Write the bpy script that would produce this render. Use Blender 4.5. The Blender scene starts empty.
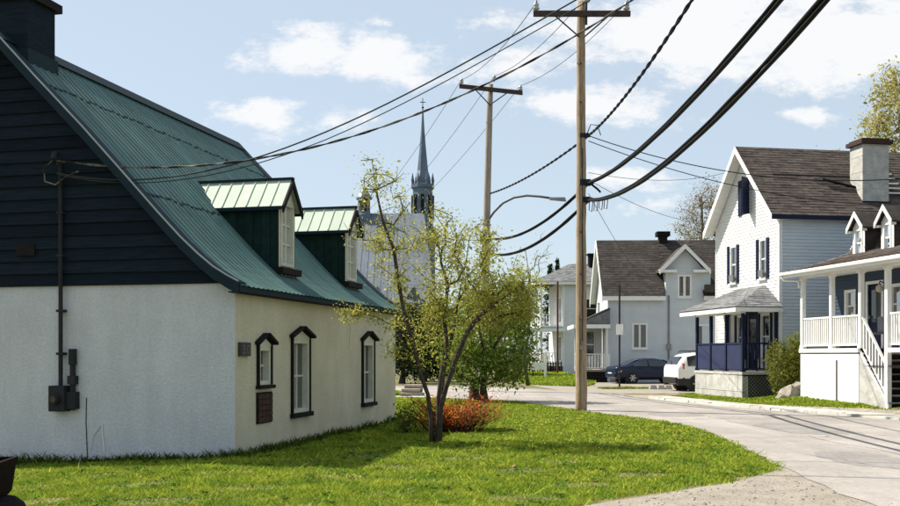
import bpy, math, random
import numpy as np
from mathutils import Vector, Matrix

SC = bpy.context.scene
COL = SC.collection
R = math.radians
rnd = random.Random(11)

# ------------------------------------------------------------------ camera
EYE = 1.6
FPX = 1000.0                     # focal length in photo pixels (900 px wide)
cam_d = bpy.data.cameras.new('camera'); cam = bpy.data.objects.new('camera', cam_d); COL.objects.link(cam)
cam.location = (0, 0, EYE); cam.rotation_euler = (R(90), 0, 0)
cam_d.sensor_width = 36; cam_d.lens = 40; cam_d.shift_y = 102 / 900.0
cam_d.clip_start = 0.1; cam_d.clip_end = 6000
SC.camera = cam

# ------------------------------------------------------------------ sky and sun
SUN = Vector((-0.575, 0.265, 0.772)).normalized()      # towards the sun
SUN_EL = math.asin(SUN.z); SUN_AZ = math.atan2(SUN.x, SUN.y)
world = bpy.data.worlds.new('World'); SC.world = world; world.use_nodes = True
wn = world.node_tree.nodes; wl = world.node_tree.links
wn.clear()

def N(nodes, t, **kw):
    n = nodes.new(t)
    for k, v in kw.items(): setattr(n, k, v)
    return n

def build_sky():
    out = N(wn, 'ShaderNodeOutputWorld'); bg = N(wn, 'ShaderNodeBackground')
    bg.inputs['Strength'].default_value = 0.078
    sky = N(wn, 'ShaderNodeTexSky', sky_type='NISHITA', sun_disc=False)
    sky.sun_elevation = SUN_EL; sky.sun_rotation = SUN_AZ
    sky.altitude = 50; sky.air_density = 1.0; sky.dust_density = 0.6; sky.ozone_density = 2.0
    tc = N(wn, 'ShaderNodeTexCoord'); sep = N(wn, 'ShaderNodeSeparateXYZ')
    wl.new(tc.outputs['Generated'], sep.inputs[0])
    def m(op, a, b=None, c=None, clamp=False):
        n = N(wn, 'ShaderNodeMath', operation=op); n.use_clamp = clamp
        for i, v in enumerate((a, b, c)):
            if v is None: continue
            if isinstance(v, (int, float)): n.inputs[i].default_value = v
            else: wl.new(v, n.inputs[i])
        return n.outputs[0]
    X, Y, Z = sep.outputs
    yy = m('MAXIMUM', Y, 0.12)
    u = m('DIVIDE', X, yy); v = m('DIVIDE', Z, yy)
    cmb = N(wn, 'ShaderNodeCombineXYZ'); wl.new(u, cmb.inputs[0]); wl.new(m('MULTIPLY', v, 1.9), cmb.inputs[1])
    n1 = N(wn, 'ShaderNodeTexNoise'); n1.inputs['Scale'].default_value = 9; n1.inputs['Detail'].default_value = 9; n1.inputs['Roughness'].default_value = 0.7
    wl.new(cmb.outputs[0], n1.inputs['Vector'])
    # clouds: (photo x, y, half width, half height, weight), as directions seen from the place
    CL = [(300, 55, 75, 26, 1), (385, 58, 62, 32, 1), (265, 112, 44, 18, .9), (335, 116, 34, 14, .7), (385, 22, 26, 8, .5),
          (470, 25, 36, 14, .6), (520, 66, 60, 22, .75), (590, 105, 75, 20, .9), (690, 28, 125, 50, 1.3), (820, 36, 130, 46, 1.3),
          (640, 180, 52, 10, .6), (655, 205, 40, 9, .55), (805, 117, 24, 8, .6), (950, 20, 130, 60, 1), (130, 125, 50, 12, .4), (760, -60, 200, 40, .9), (150, -80, 120, 40, .9), (700, 120, 40, 10, .35), (880, 165, 60, 12, .4)]
    field = None
    for (px, py, hw, hh, w) in CL:
        a = m('MULTIPLY', m('SUBTRACT', u, (px - 450) / FPX), FPX / hw)
        b = m('MULTIPLY', m('SUBTRACT', v, (355 - py) / FPX), FPX / hh)
        d = m('SQRT', m('ADD', m('MULTIPLY', a, a), m('MULTIPLY', b, b)))
        e = m('MULTIPLY', m('SUBTRACT', 1.25, d), w)
        field = e if field is None else m('MAXIMUM', field, e)
    front = m('MULTIPLY_ADD', m('SUBTRACT', n1.outputs[0], 0.5), 3.4, field)
    front = m('MAXIMUM', field, -1.2)
    front = m('ADD', front, m('MULTIPLY', m('SUBTRACT', n1.outputs[0], 0.5), 4.6))
    mr = N(wn, 'ShaderNodeMapRange', interpolation_type='SMOOTHSTEP'); wl.new(front, mr.inputs[0])
    mr.inputs[1].default_value = 0.05; mr.inputs[2].default_value = 0.85
    # the same kind of scattered cloud over the rest of the sky
    n2 = N(wn, 'ShaderNodeTexNoise'); n2.inputs['Scale'].default_value = 2.6; n2.inputs['Detail'].default_value = 8
    wl.new(tc.outputs['Generated'], n2.inputs['Vector'])
    mr2 = N(wn, 'ShaderNodeMapRange', interpolation_type='SMOOTHSTEP'); wl.new(n2.outputs[0], mr2.inputs[0])
    mr2.inputs[1].default_value = 0.58; mr2.inputs[2].default_value = 0.76
    mk = N(wn, 'ShaderNodeMapRange', interpolation_type='SMOOTHSTEP'); wl.new(Y, mk.inputs[0]); mk.inputs[1].default_value = 0.55; mk.inputs[2].default_value = 0.78
    fac = m('ADD', m('MULTIPLY', mr.outputs[0], mk.outputs[0]), m('MULTIPLY', mr2.outputs[0], m('SUBTRACT', 1.0, mk.outputs[0])))
    fac = m('MULTIPLY', fac, 0.9, clamp=True)
    # thin milky veil everywhere
    veil = N(wn, 'ShaderNodeMix', data_type='RGBA'); veil.inputs[0].default_value = 0.68
    wl.new(sky.outputs[0], veil.inputs[6]); veil.inputs[7].default_value = (4.6, 5.25, 5.75, 1)
    mix = N(wn, 'ShaderNodeMix', data_type='RGBA'); wl.new(fac, mix.inputs[0])
    wl.new(veil.outputs[2], mix.inputs[6]); mix.inputs[7].default_value = (6.6, 6.6, 6.65, 1)
    wl.new(mix.outputs[2], bg.inputs['Color']); wl.new(bg.outputs[0], out.inputs[0])
build_sky()

sun_d = bpy.data.lights.new('sun', 'SUN'); sun_d.energy = 5.0; sun_d.angle = R(0.5); sun_d.color = (1.0, 0.93, 0.80)
sun = bpy.data.objects.new('sun', sun_d); COL.objects.link(sun)
sun.rotation_euler = (-SUN).to_track_quat('-Z', 'Y').to_euler(); sun.location = (-20, 10, 40)

SC.view_settings.view_transform = 'Standard'; SC.view_settings.look = 'None'
SC.view_settings.exposure = 0.95; SC.view_settings.gamma = 1.0; SC.view_settings.use_curve_mapping = False

# ------------------------------------------------------------------ helpers
def P(px, py, D):
    """a point of the place seen at photo pixel px, py, D metres ahead"""
    return Vector(((px - 450) * D / FPX, D, EYE - (py - 355) * D / FPX))

def ss(a, b, x):
    t = np.clip((x - a) / (b - a), 0, 1); return t * t * (3 - 2 * t)

class Fr:
    """a wall frame: u along the wall, w up, d outwards"""
    def __init__(s, o, u, n): s.o, s.u, s.n = Vector(o), Vector(u).normalized(), Vector(n).normalized()
    def p(s, u, w, d=0): 
        q = s.o + s.u * u + s.n * d; return (q.x, q.y, q.z + w)

class MB:
    def __init__(s): s.v = []; s.f = []
    def poly(s, pts):
        i = len(s.v); s.v += [tuple(p) for p in pts]; s.f.append(tuple(range(i, i + len(pts)))); return s
    def hexa(s, p):      # 8 points: bottom 4, top 4
        i = len(s.v); s.v += [tuple(q) for q in p]
        for f in ((0,3,2,1),(4,5,6,7),(0,1,5,4),(1,2,6,5),(2,3,7,6),(3,0,4,7)): s.f.append(tuple(i + k for k in f))
        return s
    def box(s, x0, x1, y0, y1, z0, z1):
        return s.hexa([(x0,y0,z0),(x1,y0,z0),(x1,y1,z0),(x0,y1,z0),(x0,y0,z1),(x1,y0,z1),(x1,y1,z1),(x0,y1,z1)])
    def fbox(s, fr, u0, u1, w0, w1, d0, d1):
        return s.hexa([fr.p(u0,w0,d0),fr.p(u1,w0,d0),fr.p(u1,w0,d1),fr.p(u0,w0,d1),fr.p(u0,w1,d0),fr.p(u1,w1,d0),fr.p(u1,w1,d1),fr.p(u0,w1,d1)])
    def prism(s, a, b):  # two equal point loops joined
        i = len(s.v); n = len(a); s.v += [tuple(q) for q in a] + [tuple(q) for q in b]
        s.f.append(tuple(range(i, i + n))); s.f.append(tuple(range(i + 2*n - 1, i + n - 1, -1)))
        for k in range(n): s.f.append((i + k, i + (k+1) % n, i + n + (k+1) % n, i + n + k))
        return s
    def fprism(s, fr, pts, d0, d1): return s.prism([fr.p(u, w, d0) for u, w in pts], [fr.p(u, w, d1) for u, w in pts])
    def tube(s, pts, rad, n=6, cap=True):
        pts = [Vector(p) for p in pts]
        if isinstance(rad, (int, float)): rad = [rad] * len(pts)
        i0 = len(s.v); prev = None
        for k, p in enumerate(pts):
            t = (pts[min(k+1, len(pts)-1)] - pts[max(k-1, 0)])
            if t.length < 1e-9: t = Vector((0,0,1))
            t.normalize()
            if prev is None:
                a = t.orthogonal().normalized()
            else:
                a = prev - t * prev.dot(t)
                a = a.normalized() if a.length > 1e-6 else t.orthogonal().normalized()
            prev = a; b = t.cross(a)
            for j in range(n):
                th = 2 * math.pi * j / n
                q = p + (a * math.cos(th) + b * math.sin(th)) * rad[k]; s.v.append((q.x, q.y, q.z))
        for k in range(len(pts) - 1):
            for j in range(n):
                s.f.append((i0 + k*n + j, i0 + k*n + (j+1) % n, i0 + (k+1)*n + (j+1) % n, i0 + (k+1)*n + j))
        if cap:
            s.f.append(tuple(i0 + j for j in range(n - 1, -1, -1))); s.f.append(tuple(i0 + (len(pts)-1)*n + j for j in range(n)))
        return s
    def lathe(s, c, prof, n=16, rot=0.0):  # prof (r, z)
        i0 = len(s.v)
        for r, z in prof:
            for j in range(n):
                th = 2*math.pi*j/n + rot; s.v.append((c[0] + r*math.cos(th), c[1] + r*math.sin(th), c[2] + z))
        for k in range(len(prof) - 1):
            for j in range(n): s.f.append((i0+k*n+j, i0+k*n+(j+1)%n, i0+(k+1)*n+(j+1)%n, i0+(k+1)*n+j))
        s.f.append(tuple(i0 + j for j in range(n-1, -1, -1))); s.f.append(tuple(i0 + (len(prof)-1)*n + j for j in range(n)))
        return s
    def mesh(s, name, m, smooth=False):
        me = bpy.data.meshes.new(name); me.from_pydata(s.v, [], s.f); me.materials.append(m)
        if smooth:
            for p in me.polygons: p.use_smooth = True
        me.update(); return me
    def build(s, name, m, parent=None, smooth=False, kind=None, label=None, bevel=0):
        o = bpy.data.objects.new(name, s.mesh(name, m, smooth)); COL.objects.link(o)
        if parent: o.parent = parent
        if kind: o['kind'] = kind
        if label: o['label'] = label
        if bevel:
            b = o.modifiers.new('bevel', 'BEVEL'); b.width = bevel; b.segments = 2; b.limit_method = 'ANGLE'
        return o

def np_mesh(name, verts, faces_n, m, parent=None, kind=None, normals_up=False):
    """verts (N,3); consecutive groups of faces_n verts make one face"""
    me = bpy.data.meshes.new(name); nv = len(verts); nf = nv // faces_n
    me.vertices.add(nv); me.vertices.foreach_set('co', verts.astype(np.float32).ravel())
    me.loops.add(nv); me.loops.foreach_set('vertex_index', np.arange(nv, dtype=np.int32))
    me.polygons.add(nf); me.polygons.foreach_set('loop_start', np.arange(0, nv, faces_n, dtype=np.int32))
    me.polygons.foreach_set('loop_total', np.full(nf, faces_n, dtype=np.int32))
    me.update(); me.validate(); me.materials.append(m)
    o = bpy.data.objects.new(name, me); COL.objects.link(o)
    if parent: o.parent = parent
    if kind: o['kind'] = kind
    return o

def tag(o, label, cat=None, group=None, kind=None):
    o['label'] = label
    if cat: o['category'] = cat
    if group: o['group'] = group
    if kind: o['kind'] = kind
    return o

def thing(name, label, cat, loc=(0,0,0), rz=0.0, group=None):
    o = bpy.data.objects.new(name, None); COL.objects.link(o); o.empty_display_size = 0.3
    o.location = loc; o.rotation_euler = (0, 0, rz)
    return tag(o, label, cat, group)

def inst(src, loc, parent, rot=None):
    o = src.copy(); COL.objects.link(o); o.parent = parent; o.location = loc
    if rot is not None: o.rotation_euler = rot
    return o

# ------------------------------------------------------------------ materials
def mat(name, col, rough=0.75, var=0.12, scale=3.0, col2=None, bump=0.0, bscale=40.0, metal=0.0, spec=0.4, stretch=(1,1,1),
        orand=0.0, island=0.0, trans=0.0, detail=6, fine=0.0, fscale=60, c2pos=(0.35, 0.7), emit=None, streak=None):
    m = bpy.data.materials.new(name); m.use_nodes = True
    ns, ls = m.node_tree.nodes, m.node_tree.links
    b = ns['Principled BSDF']; out = ns['Material Output']
    b.inputs['Roughness'].default_value = rough; b.inputs['Metallic'].default_value = metal; b.inputs['Specular IOR Level'].default_value = spec
    tc = N(ns, 'ShaderNodeTexCoord'); mp = N(ns, 'ShaderNodeMapping'); mp.inputs['Scale'].default_value = stretch
    ls.new(tc.outputs['Object'], mp.inputs[0])
    no = N(ns, 'ShaderNodeTexNoise'); no.inputs['Scale'].default_value = scale; no.inputs['Detail'].default_value = detail; no.inputs['Roughness'].default_value = 0.65
    ls.new(mp.outputs[0], no.inputs['Vector'])
    rp = N(ns, 'ShaderNodeValToRGB'); ls.new(no.outputs[0], rp.inputs[0])
    rp.color_ramp.elements[0].position, rp.color_ramp.elements[1].position = c2pos
    c = Vector(col); c2 = Vector(col2) if col2 else c * (1 + var)
    c1 = c if col2 else c * (1 - var)
    rp.color_ramp.elements[0].color = (*c1, 1); rp.color_ramp.elements[1].color = (*c2, 1)
    cur = rp.outputs[0]
    def mul(cur, facsock, lo, hi):
        mr = N(ns, 'ShaderNodeMapRange'); ls.new(facsock, mr.inputs[0]); mr.inputs[3].default_value = lo; mr.inputs[4].default_value = hi
        vm = N(ns, 'ShaderNodeVectorMath', operation='SCALE'); ls.new(cur, vm.inputs[0]); ls.new(mr.outputs[0], vm.inputs['Scale']); return vm.outputs[0]
    if orand:
        oi = N(ns, 'ShaderNodeObjectInfo'); cur = mul(cur, oi.outputs['Random'], 1 - orand, 1 + orand)
    if island:
        g = N(ns, 'ShaderNodeNewGeometry'); cur = mul(cur, g.outputs['Random Per Island'], 1 - island, 1 + island)
    if fine:
        nf = N(ns, 'ShaderNodeTexNoise'); nf.inputs['Scale'].default_value = fscale; nf.inputs['Detail'].default_value = 3; ls.new(mp.outputs[0], nf.inputs['Vector'])
        cur = mul(cur, nf.outputs[0], 1 - 2*fine, 1 + 2*fine)
    if streak:
        am, sc_, stv = streak; mp2 = N(ns, 'ShaderNodeMapping'); mp2.inputs['Scale'].default_value = stv; ls.new(tc.outputs['Object'], mp2.inputs[0])
        nk = N(ns, 'ShaderNodeTexNoise'); nk.inputs['Scale'].default_value = sc_; nk.inputs['Detail'].default_value = 7; nk.inputs['Roughness'].default_value = .7; ls.new(mp2.outputs[0], nk.inputs['Vector'])
        cur = mul(cur, nk.outputs[0], 1 - 2*am, 1 + 2*am)
    ls.new(cur, b.inputs['Base Color'])
    if bump:
        nb = N(ns, 'ShaderNodeTexNoise'); nb.inputs['Scale'].default_value = bscale; nb.inputs['Detail'].default_value = 5; ls.new(mp.outputs[0], nb.inputs['Vector'])
        bp = N(ns, 'ShaderNodeBump'); bp.inputs['Strength'].default_value = bump; bp.inputs['Distance'].default_value = 0.02
        ls.new(nb.outputs[0], bp.inputs['Height']); ls.new(bp.outputs[0], b.inputs['Normal'])
    if trans:
        t = N(ns, 'ShaderNodeBsdfTranslucent'); ls.new(cur, t.inputs['Color']); mx = N(ns, 'ShaderNodeMixShader'); mx.inputs[0].default_value = trans
        ls.new(b.outputs[0], mx.inputs[1]); ls.new(t.outputs[0], mx.inputs[2]); ls.new(mx.outputs[0], out.inputs[0])
    if emit:
        b.inputs['Emission Color'].default_value = (*emit, 1); b.inputs['Emission Strength'].default_value = 1
    return m

def glass_mat(name, tint=(0.75, 0.8, 0.82), refl=0.25, top=1.0):
    m = bpy.data.materials.new(name); m.use_nodes = True; ns, ls = m.node_tree.nodes, m.node_tree.links
    ns.clear(); out = N(ns, 'ShaderNodeOutputMaterial'); tr = N(ns, 'ShaderNodeBsdfTransparent'); tr.inputs[0].default_value = (*tint, 1)
    gl = N(ns, 'ShaderNodeBsdfGlossy'); gl.inputs['Roughness'].default_value = 0.03; gl.inputs['Color'].default_value = (.9, .95, 1, 1)
    tc = N(ns, 'ShaderNodeTexCoord'); nz = N(ns, 'ShaderNodeTexNoise'); nz.inputs['Scale'].default_value = 1.3; nz.inputs['Detail'].default_value = 1
    ls.new(tc.outputs['Object'], nz.inputs['Vector'])
    bp = N(ns, 'ShaderNodeBump'); bp.inputs['Strength'].default_value = 0.25; bp.inputs['Distance'].default_value = 0.1; ls.new(nz.outputs[0], bp.inputs['Height']); ls.new(bp.outputs[0], gl.inputs['Normal'])
    fr = N(ns, 'ShaderNodeFresnel'); fr.inputs[0].default_value = 1.5
    mr = N(ns, 'ShaderNodeMapRange'); ls.new(fr.outputs[0], mr.inputs[0]); mr.inputs[3].default_value = refl - 0.04; mr.inputs[4].default_value = top
    mx = N(ns, 'ShaderNodeMixShader'); ls.new(mr.outputs[0], mx.inputs[0]); ls.new(tr.outputs[0], mx.inputs[1]); ls.new(gl.outputs[0], mx.inputs[2]); ls.new(mx.outputs[0], out.inputs[0])
    return m

M = {}
M['stucco_cream'] = mat('stucco_cream', (.50, .46, .345), .9, scale=.9, col2=(.585, .545, .42), bump=.6, bscale=28, fine=.10, fscale=22, streak=(.13, 1.6, (1.4, 1.4, .35)))
M['stucco'] = mat('stucco', (.48, .495, .52), .9, scale=.8, col2=(.56, .575, .595), bump=.6, bscale=28, fine=.10, fscale=22, streak=(.11, 1.6, (1.4, 1.4, .35)))
M['green_siding'] = mat('green_siding', (.010, .017, .025), .85, spec=.08, var=.3, scale=5, stretch=(.5, 1, 6), orand=.25, bump=.15)
M['siding_back'] = mat('siding_back', (.006, .01, .014), .8)
M['teal_roof'] = mat('teal_roof', (.052, .116, .110), .55, col2=(.088, .162, .150), scale=1.4, stretch=(.6, 3, .6), orand=.12, metal=.0, spec=.25, fine=.14, fscale=5, bump=.25, bscale=2.2, streak=(.15, 1.0, (.5, 4, .5)))
M['teal_trim'] = mat('teal_trim', (.010, .024, .034), .7, var=.15, spec=.15)
M['rake_edge'] = mat('rake_edge', (.32, .36, .36), .5)
M['dormer_roof'] = mat('dormer_roof', (.43, .50, .42), .62, var=.1, scale=2, orand=.06, spec=.2, metal=0)
M['dormer_green'] = mat('dormer_green', (.007, .025, .021), .8, spec=.15, var=.3, scale=6, orand=.2)
M['cream'] = mat('cream', (.55, .54, .45), .7, var=.1, scale=6)
M['dark_wood'] = mat('dark_wood', (.014, .013, .013), .8, spec=.12, var=.3, scale=10)
M['white_paint'] = mat('white_paint', (.76, .755, .73), .6, var=.06, scale=4, orand=.03)
M['glass'] = glass_mat('window_glass')
M['glass_dark'] = glass_mat('window_glass_dark', (.30, .32, .33), .10, .38)
M['curtain'] = mat('curtain', (.62, .6, .55), .9, var=.1, scale=8)
M['interior'] = mat('interior', (.03, .028, .025), .9)
M['brown_panel'] = mat('brown_panel', (.03, .014, .011), .85, col2=(.07, .03, .02), scale=14, orand=.25)
M['metal_dark'] = mat('metal_dark', (.022, .024, .027), .7, var=.2, spec=.2)
M['metal_grey'] = mat('metal_grey', (.22, .225, .23), .45, var=.2, metal=.6)
M['plaque'] = mat('plaque', (.035, .035, .034), .6)
M['plaque_mark'] = mat('plaque_mark', (.12, .12, .11), .7)
M['concrete'] = mat('concrete', (.36, .345, .32), .92, col2=(.47, .455, .42), scale=2.2, bump=.4, bscale=30, fine=.1)
M['block'] = mat('concrete_block', (.33, .325, .31), .92, col2=(.52, .51, .48), scale=3.5, bump=.6, bscale=18, orand=.1)
M['white_siding'] = mat('white_siding', (.70, .70, .68), .6, var=.06, scale=1.2, stretch=(1, 1, 4), streak=(.09, 1.2, (1.5, 1.5, .4)))
M['white_siding_shaded'] = mat('white_siding_shaded', (.52, .57, .61), .65, var=.06, scale=1.2, stretch=(1, 1, 4))  # white siding with its bluish shade put into the base colour
M['grey_siding'] = mat('grey_siding', (.54, .575, .60), .7, var=.08, scale=1.2)
M['far_white'] = mat('far_white_siding', (.62, .64, .66), .7, var=.06)
M['blue_siding'] = mat('blue_siding', (.026, .047, .08), .65, var=.15, scale=2)
M['navy'] = mat('navy_paint', (.008, .013, .042), .6, spec=.2, var=.2, scale=5, orand=.1)
M['navy_panel'] = mat('navy_panel', (.009, .017, .062), .8, var=.25, scale=3, orand=.12)
def shingle_mat(name, c1, c2):
    m = mat(name, c1, .9, col2=c2, scale=.9, fine=.3, fscale=6, bump=.5, bscale=30, island=.22, spec=.15); return m
M['brown_shingle'] = shingle_mat('brown_shingle', (.062, .050, .044), (.098, .080, .070))
M['dark_shingle'] = shingle_mat('dark_shingle', (.04, .034, .03), (.07, .06, .052))
M['umber_shingle'] = shingle_mat('umber_shingle', (.036, .031, .028), (.062, .054, .049))
M['grey_shingle'] = shingle_mat('grey_shingle', (.13, .132, .137), (.19, .193, .20))
M['stone'] = mat('boulder_stone', (.16, .14, .11), .9, col2=(.36, .33, .28), scale=3, bump=1, bscale=8)
M['pole_wood'] = mat('pole_wood', (.21, .145, .088), .9, col2=(.38, .29, .195), scale=5, stretch=(3, 3, .25), bump=.6, bscale=14, fine=.15, fscale=20)
M['pole_wood_grey'] = mat('pole_wood_grey', (.22, .185, .15), .9, col2=(.36, .31, .26), scale=5, stretch=(3, 3, .3), bump=.5, bscale=14)
M['arm_wood'] = mat('crossarm_wood', (.05, .035, .028), .9, var=.3, scale=7)
M['porcelain'] = mat('porcelain', (.35, .36, .36), .25, var=.1)
M['wire'] = mat('wire_black', (.008, .008, .009), .7, spec=.1)
M['wire_thin'] = mat('wire_grey', (.045, .05, .05), .7, spec=.1)
M['wire_braid'] = mat('wire_braid', (.015, .014, .014), .7, col2=(.20, .185, .16), scale=4, c2pos=(.45, .6), spec=.2)
M['lamp_metal'] = mat('lamp_metal', (.07, .072, .075), .6)
M['rust'] = mat('rust_steel', (.10, .035, .02), .8, var=.3, scale=8)
M['asphalt'] = mat('road_asphalt', (.232, .212, .200), .95, col2=(.31, .286, .268), scale=.35, fine=.14, fscale=14, bump=.3, bscale=50, spec=.15, c2pos=(.38, .62), streak=(.19, 1.0, (1.1, .10, 1)))
M['asphalt_patch'] = mat('asphalt_patch', (.19, .177, .17), .95, col2=(.25, .235, .225), scale=1.2, fine=.18, fscale=14, bump=.3, bscale=50, spec=.15)
M['patch'] = mat('road_crack', (.13, .12, .112), .95, var=.2, scale=3)
M['gravel'] = mat('gravel', (.20, .174, .145), .95, col2=(.285, .252, .212), scale=2.2, fine=.25, fscale=25, bump=.8, bscale=30)
M['pebble'] = mat('pebble', (.25, .22, .19), .9, var=.2, island=.5)
M['soil_grass'] = mat('soil_grass', (.055, .08, .016), .95, col2=(.19, .14, .07), scale=1.3, fine=.2, fscale=14)
M['far_ground'] = M['soil_grass']
M['grass'] = mat('grass_blades', (.135, .225, .018), .85, col2=(.34, .375, .04), scale=1.5, island=.5, trans=.28, spec=.15)
M['grass_long_shaded'] = mat('grass_long_shaded', (.045, .075, .010), .85, col2=(.10, .12, .02), scale=1.3, island=.5, trans=.2, spec=.1)  # long grass, darkened in colour to deepen the shade by the walls
M['weed'] = mat('weed_leaf', (.07, .135, .02), .95, island=.4, trans=.3, spec=.03)
M['dead_leaf'] = mat('dead_leaf', (.17, .11, .05), .85, island=.5)
M['dandelion'] = mat('dandelion_yellow', (.5, .38, .02), .7, island=.2)
M['bark'] = mat('bark', (.035, .026, .02), .95, col2=(.09, .07, .055), scale=9, stretch=(2, 2, .6), bump=.7, bscale=20)
M['bark_light'] = mat('bark_light', (.10, .085, .065), .95, var=.25, scale=7)
M['leaf_olive'] = mat('leaf_olive', (.30, .32, .06), .7, col2=(.45, .42, .095), scale=1.0, island=.35, trans=.5, spec=.2)
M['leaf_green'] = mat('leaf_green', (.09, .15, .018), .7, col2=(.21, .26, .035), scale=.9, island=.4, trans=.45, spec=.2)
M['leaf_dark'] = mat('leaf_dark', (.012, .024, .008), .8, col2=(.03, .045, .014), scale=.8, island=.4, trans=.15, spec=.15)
M['leaf_yellow'] = mat('leaf_yellow', (.36, .345, .12), .8, col2=(.46, .41, .18), scale=.6, island=.3, trans=.35, spec=.1)
M['leaf_bud'] = mat('leaf_bud', (.20, .155, .07), .8, col2=(.28, .23, .11), scale=.6, island=.3, trans=.3, spec=.1)
M['leaf_red'] = mat('leaf_red', (.56, .12, .022), .8, col2=(.56, .25, .05), scale=2.2, island=.35, trans=.45, spec=.15)
M['leaf_cedar'] = mat('leaf_cedar', (.12, .14, .022), .8, col2=(.22, .22, .04), scale=2.5, island=.4, trans=.25, spec=.1)
M['church_roof'] = mat('church_roof_metal', (.125, .15, .185), .65, var=.22, scale=.5, metal=.0, streak=(.18, .8, (1.5, .4, .4)), spec=.4)
M['church_stone'] = mat('church_stone', (.30, .29, .27), .9, var=.15, scale=.6)
M['spire_metal'] = mat('spire_metal', (.10, .14, .19), .5, var=.25, scale=.5, metal=.2)
M['car_blue'] = mat('car_paint_blue', (.006, .012, .036), .25, var=.03, spec=.3)
M['car_white'] = mat('car_paint_white', (.72, .72, .70), .25, var=.02, spec=.5)
M['car_black'] = mat('car_black_plastic', (.012, .012, .014), .6)
M['car_glass'] = mat('car_glass', (.015, .02, .025), .06, var=.05, spec=.8)
M['rubber'] = mat('tyre_rubber', (.012, .012, .012), .85)
M['alloy'] = mat('wheel_alloy', (.42, .42, .43), .3, metal=.7)
M['tail_red'] = mat('tail_light_red', (.35, .012, .01), .2, spec=.6)
M['tail_clear'] = mat('tail_light_clear', (.6, .58, .55), .2)
M['sign_white'] = mat('sign_white', (.72, .72, .7), .6)
M['iron_brown'] = mat('iron_brown', (.006, .003, .003), .9, spec=.08, col2=(.014, .006, .006), scale=6, bump=.4, bscale=20)
M['iron_black'] = mat('iron_black', (.008, .008, .008), .85, spec=.12, var=.4, scale=8, bump=.4)
M['lamp_glass'] = mat('lamp_globe', (.5, .45, .35), .3)

# ------------------------------------------------------------------ ground
def g(X, Y):
    X = np.asarray(X, float); Y = np.asarray(Y, float)
    z = -0.055 * np.clip(-(X + 3.4), 0, 6) * ss(40, 24, Y)
    t = (X - np.interp(Y, [-8, 11, 18, 24.2, 27.4, 30.8, 33.6, 36.4, 39, 43, 47], [30, 18, 13.5, 10.9, 9.6, 8.37, 7.8, 7.2, 6.4, 5.4, 4.2])) * .93
    fade = ss(42, 38.5, Y)
    z = z + .10 * ss(.5, 1.8, t) * fade + .17 * ss(33.8, 31.6, Y) * ss(.9, 2.4, t)
    z = z + .16 * ss(62, 74, Y)
    return z
def gz(x, y): return float(g(x, y))

def lin(a, b, n): return np.linspace(a, b, n)
def make_ground():
    xs = np.unique(np.concatenate([lin(-3000, -60, 12), lin(-60, -20, 16), lin(-20, 26, 93), lin(26, 70, 16), lin(70, 3000, 12)]))
    ys = np.unique(np.concatenate([lin(-400, 0, 8), lin(0, 48, 97), lin(48, 100, 40), lin(100, 5000, 16)]))
    XX, YY = np.meshgrid(xs, ys); ZZ = g(XX, YY)
    nx, ny = len(xs), len(ys)
    v = np.stack([XX.ravel(), YY.ravel(), ZZ.ravel()], 1)
    mb = MB(); mb.v = [tuple(q) for q in v]
    mb.f = [(j*nx+i, j*nx+i+1, (j+1)*nx+i+1, (j+1)*nx+i) for j in range(ny-1) for i in range(nx-1)]
    o = mb.build('ground', M['soil_grass'], smooth=True); tag(o, 'grassy ground under the village', kind='structure')
make_ground()

def resample(pts, n):
    pts = np.array(pts, float); d = np.r_[0, np.cumsum(np.hypot(*np.diff(pts, axis=0).T))]
    t = np.linspace(0, d[-1], n)
    x, y = np.interp(t, d, pts[:, 0]), np.interp(t, d, pts[:, 1])
    for _ in range(3):
        x[1:-1] = (x[:-2] + 2*x[1:-1] + x[2:]) / 4; y[1:-1] = (y[:-2] + 2*y[1:-1] + y[2:]) / 4
    return np.stack([x, y], 1)

ROAD_L = [(3.6, -8), (4.3, 8), (4.45, 10.8), (4.7, 14), (4.98, 17.1), (5.3, 20), (5.36, 22.5), (4.75, 25.4), (3.85, 27.7), (3.35, 30), (2.75, 32.6), (1.84, 35), (-.7, 37.2), (-6, 39), (-20, 41), (-60, 44)]
ROAD_R = [(30, -8), (18, 11), (13.5, 18), (10.9, 24.2), (9.6, 27.4), (8.37, 30.8), (7.8, 33.6), (7.2, 36.4), (6.4, 39), (5.4, 43), (4.2, 47), (1, 50), (-6, 52), (-20, 53), (-60, 56)]
def ribbon(name, L, Rr, n, m, z, across=8, jit=.05, seed=1, label=None):
    rg = np.random.default_rng(seed); a, b = resample(L, n), resample(Rr, n)
    a[:, :2] += rg.normal(0, jit, (n, 2)); mb = MB()
    for i in range(n):
        for k in range(across + 1):
            q = a[i] + (b[i] - a[i]) * k / across; mb.v.append((q[0], q[1], float(g(q[0], q[1])) * 0 + z))
    w = across + 1
    mb.f = [(i*w+k, i*w+k+1, (i+1)*w+k+1, (i+1)*w+k) for i in range(n-1) for k in range(across)]
    o = mb.build(name, m); return tag(o, label, kind='structure')
ribbon('road', ROAD_L, ROAD_R, 160, M['asphalt'], .016, label='sun-bleached asphalt road curving away to the left')

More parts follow.
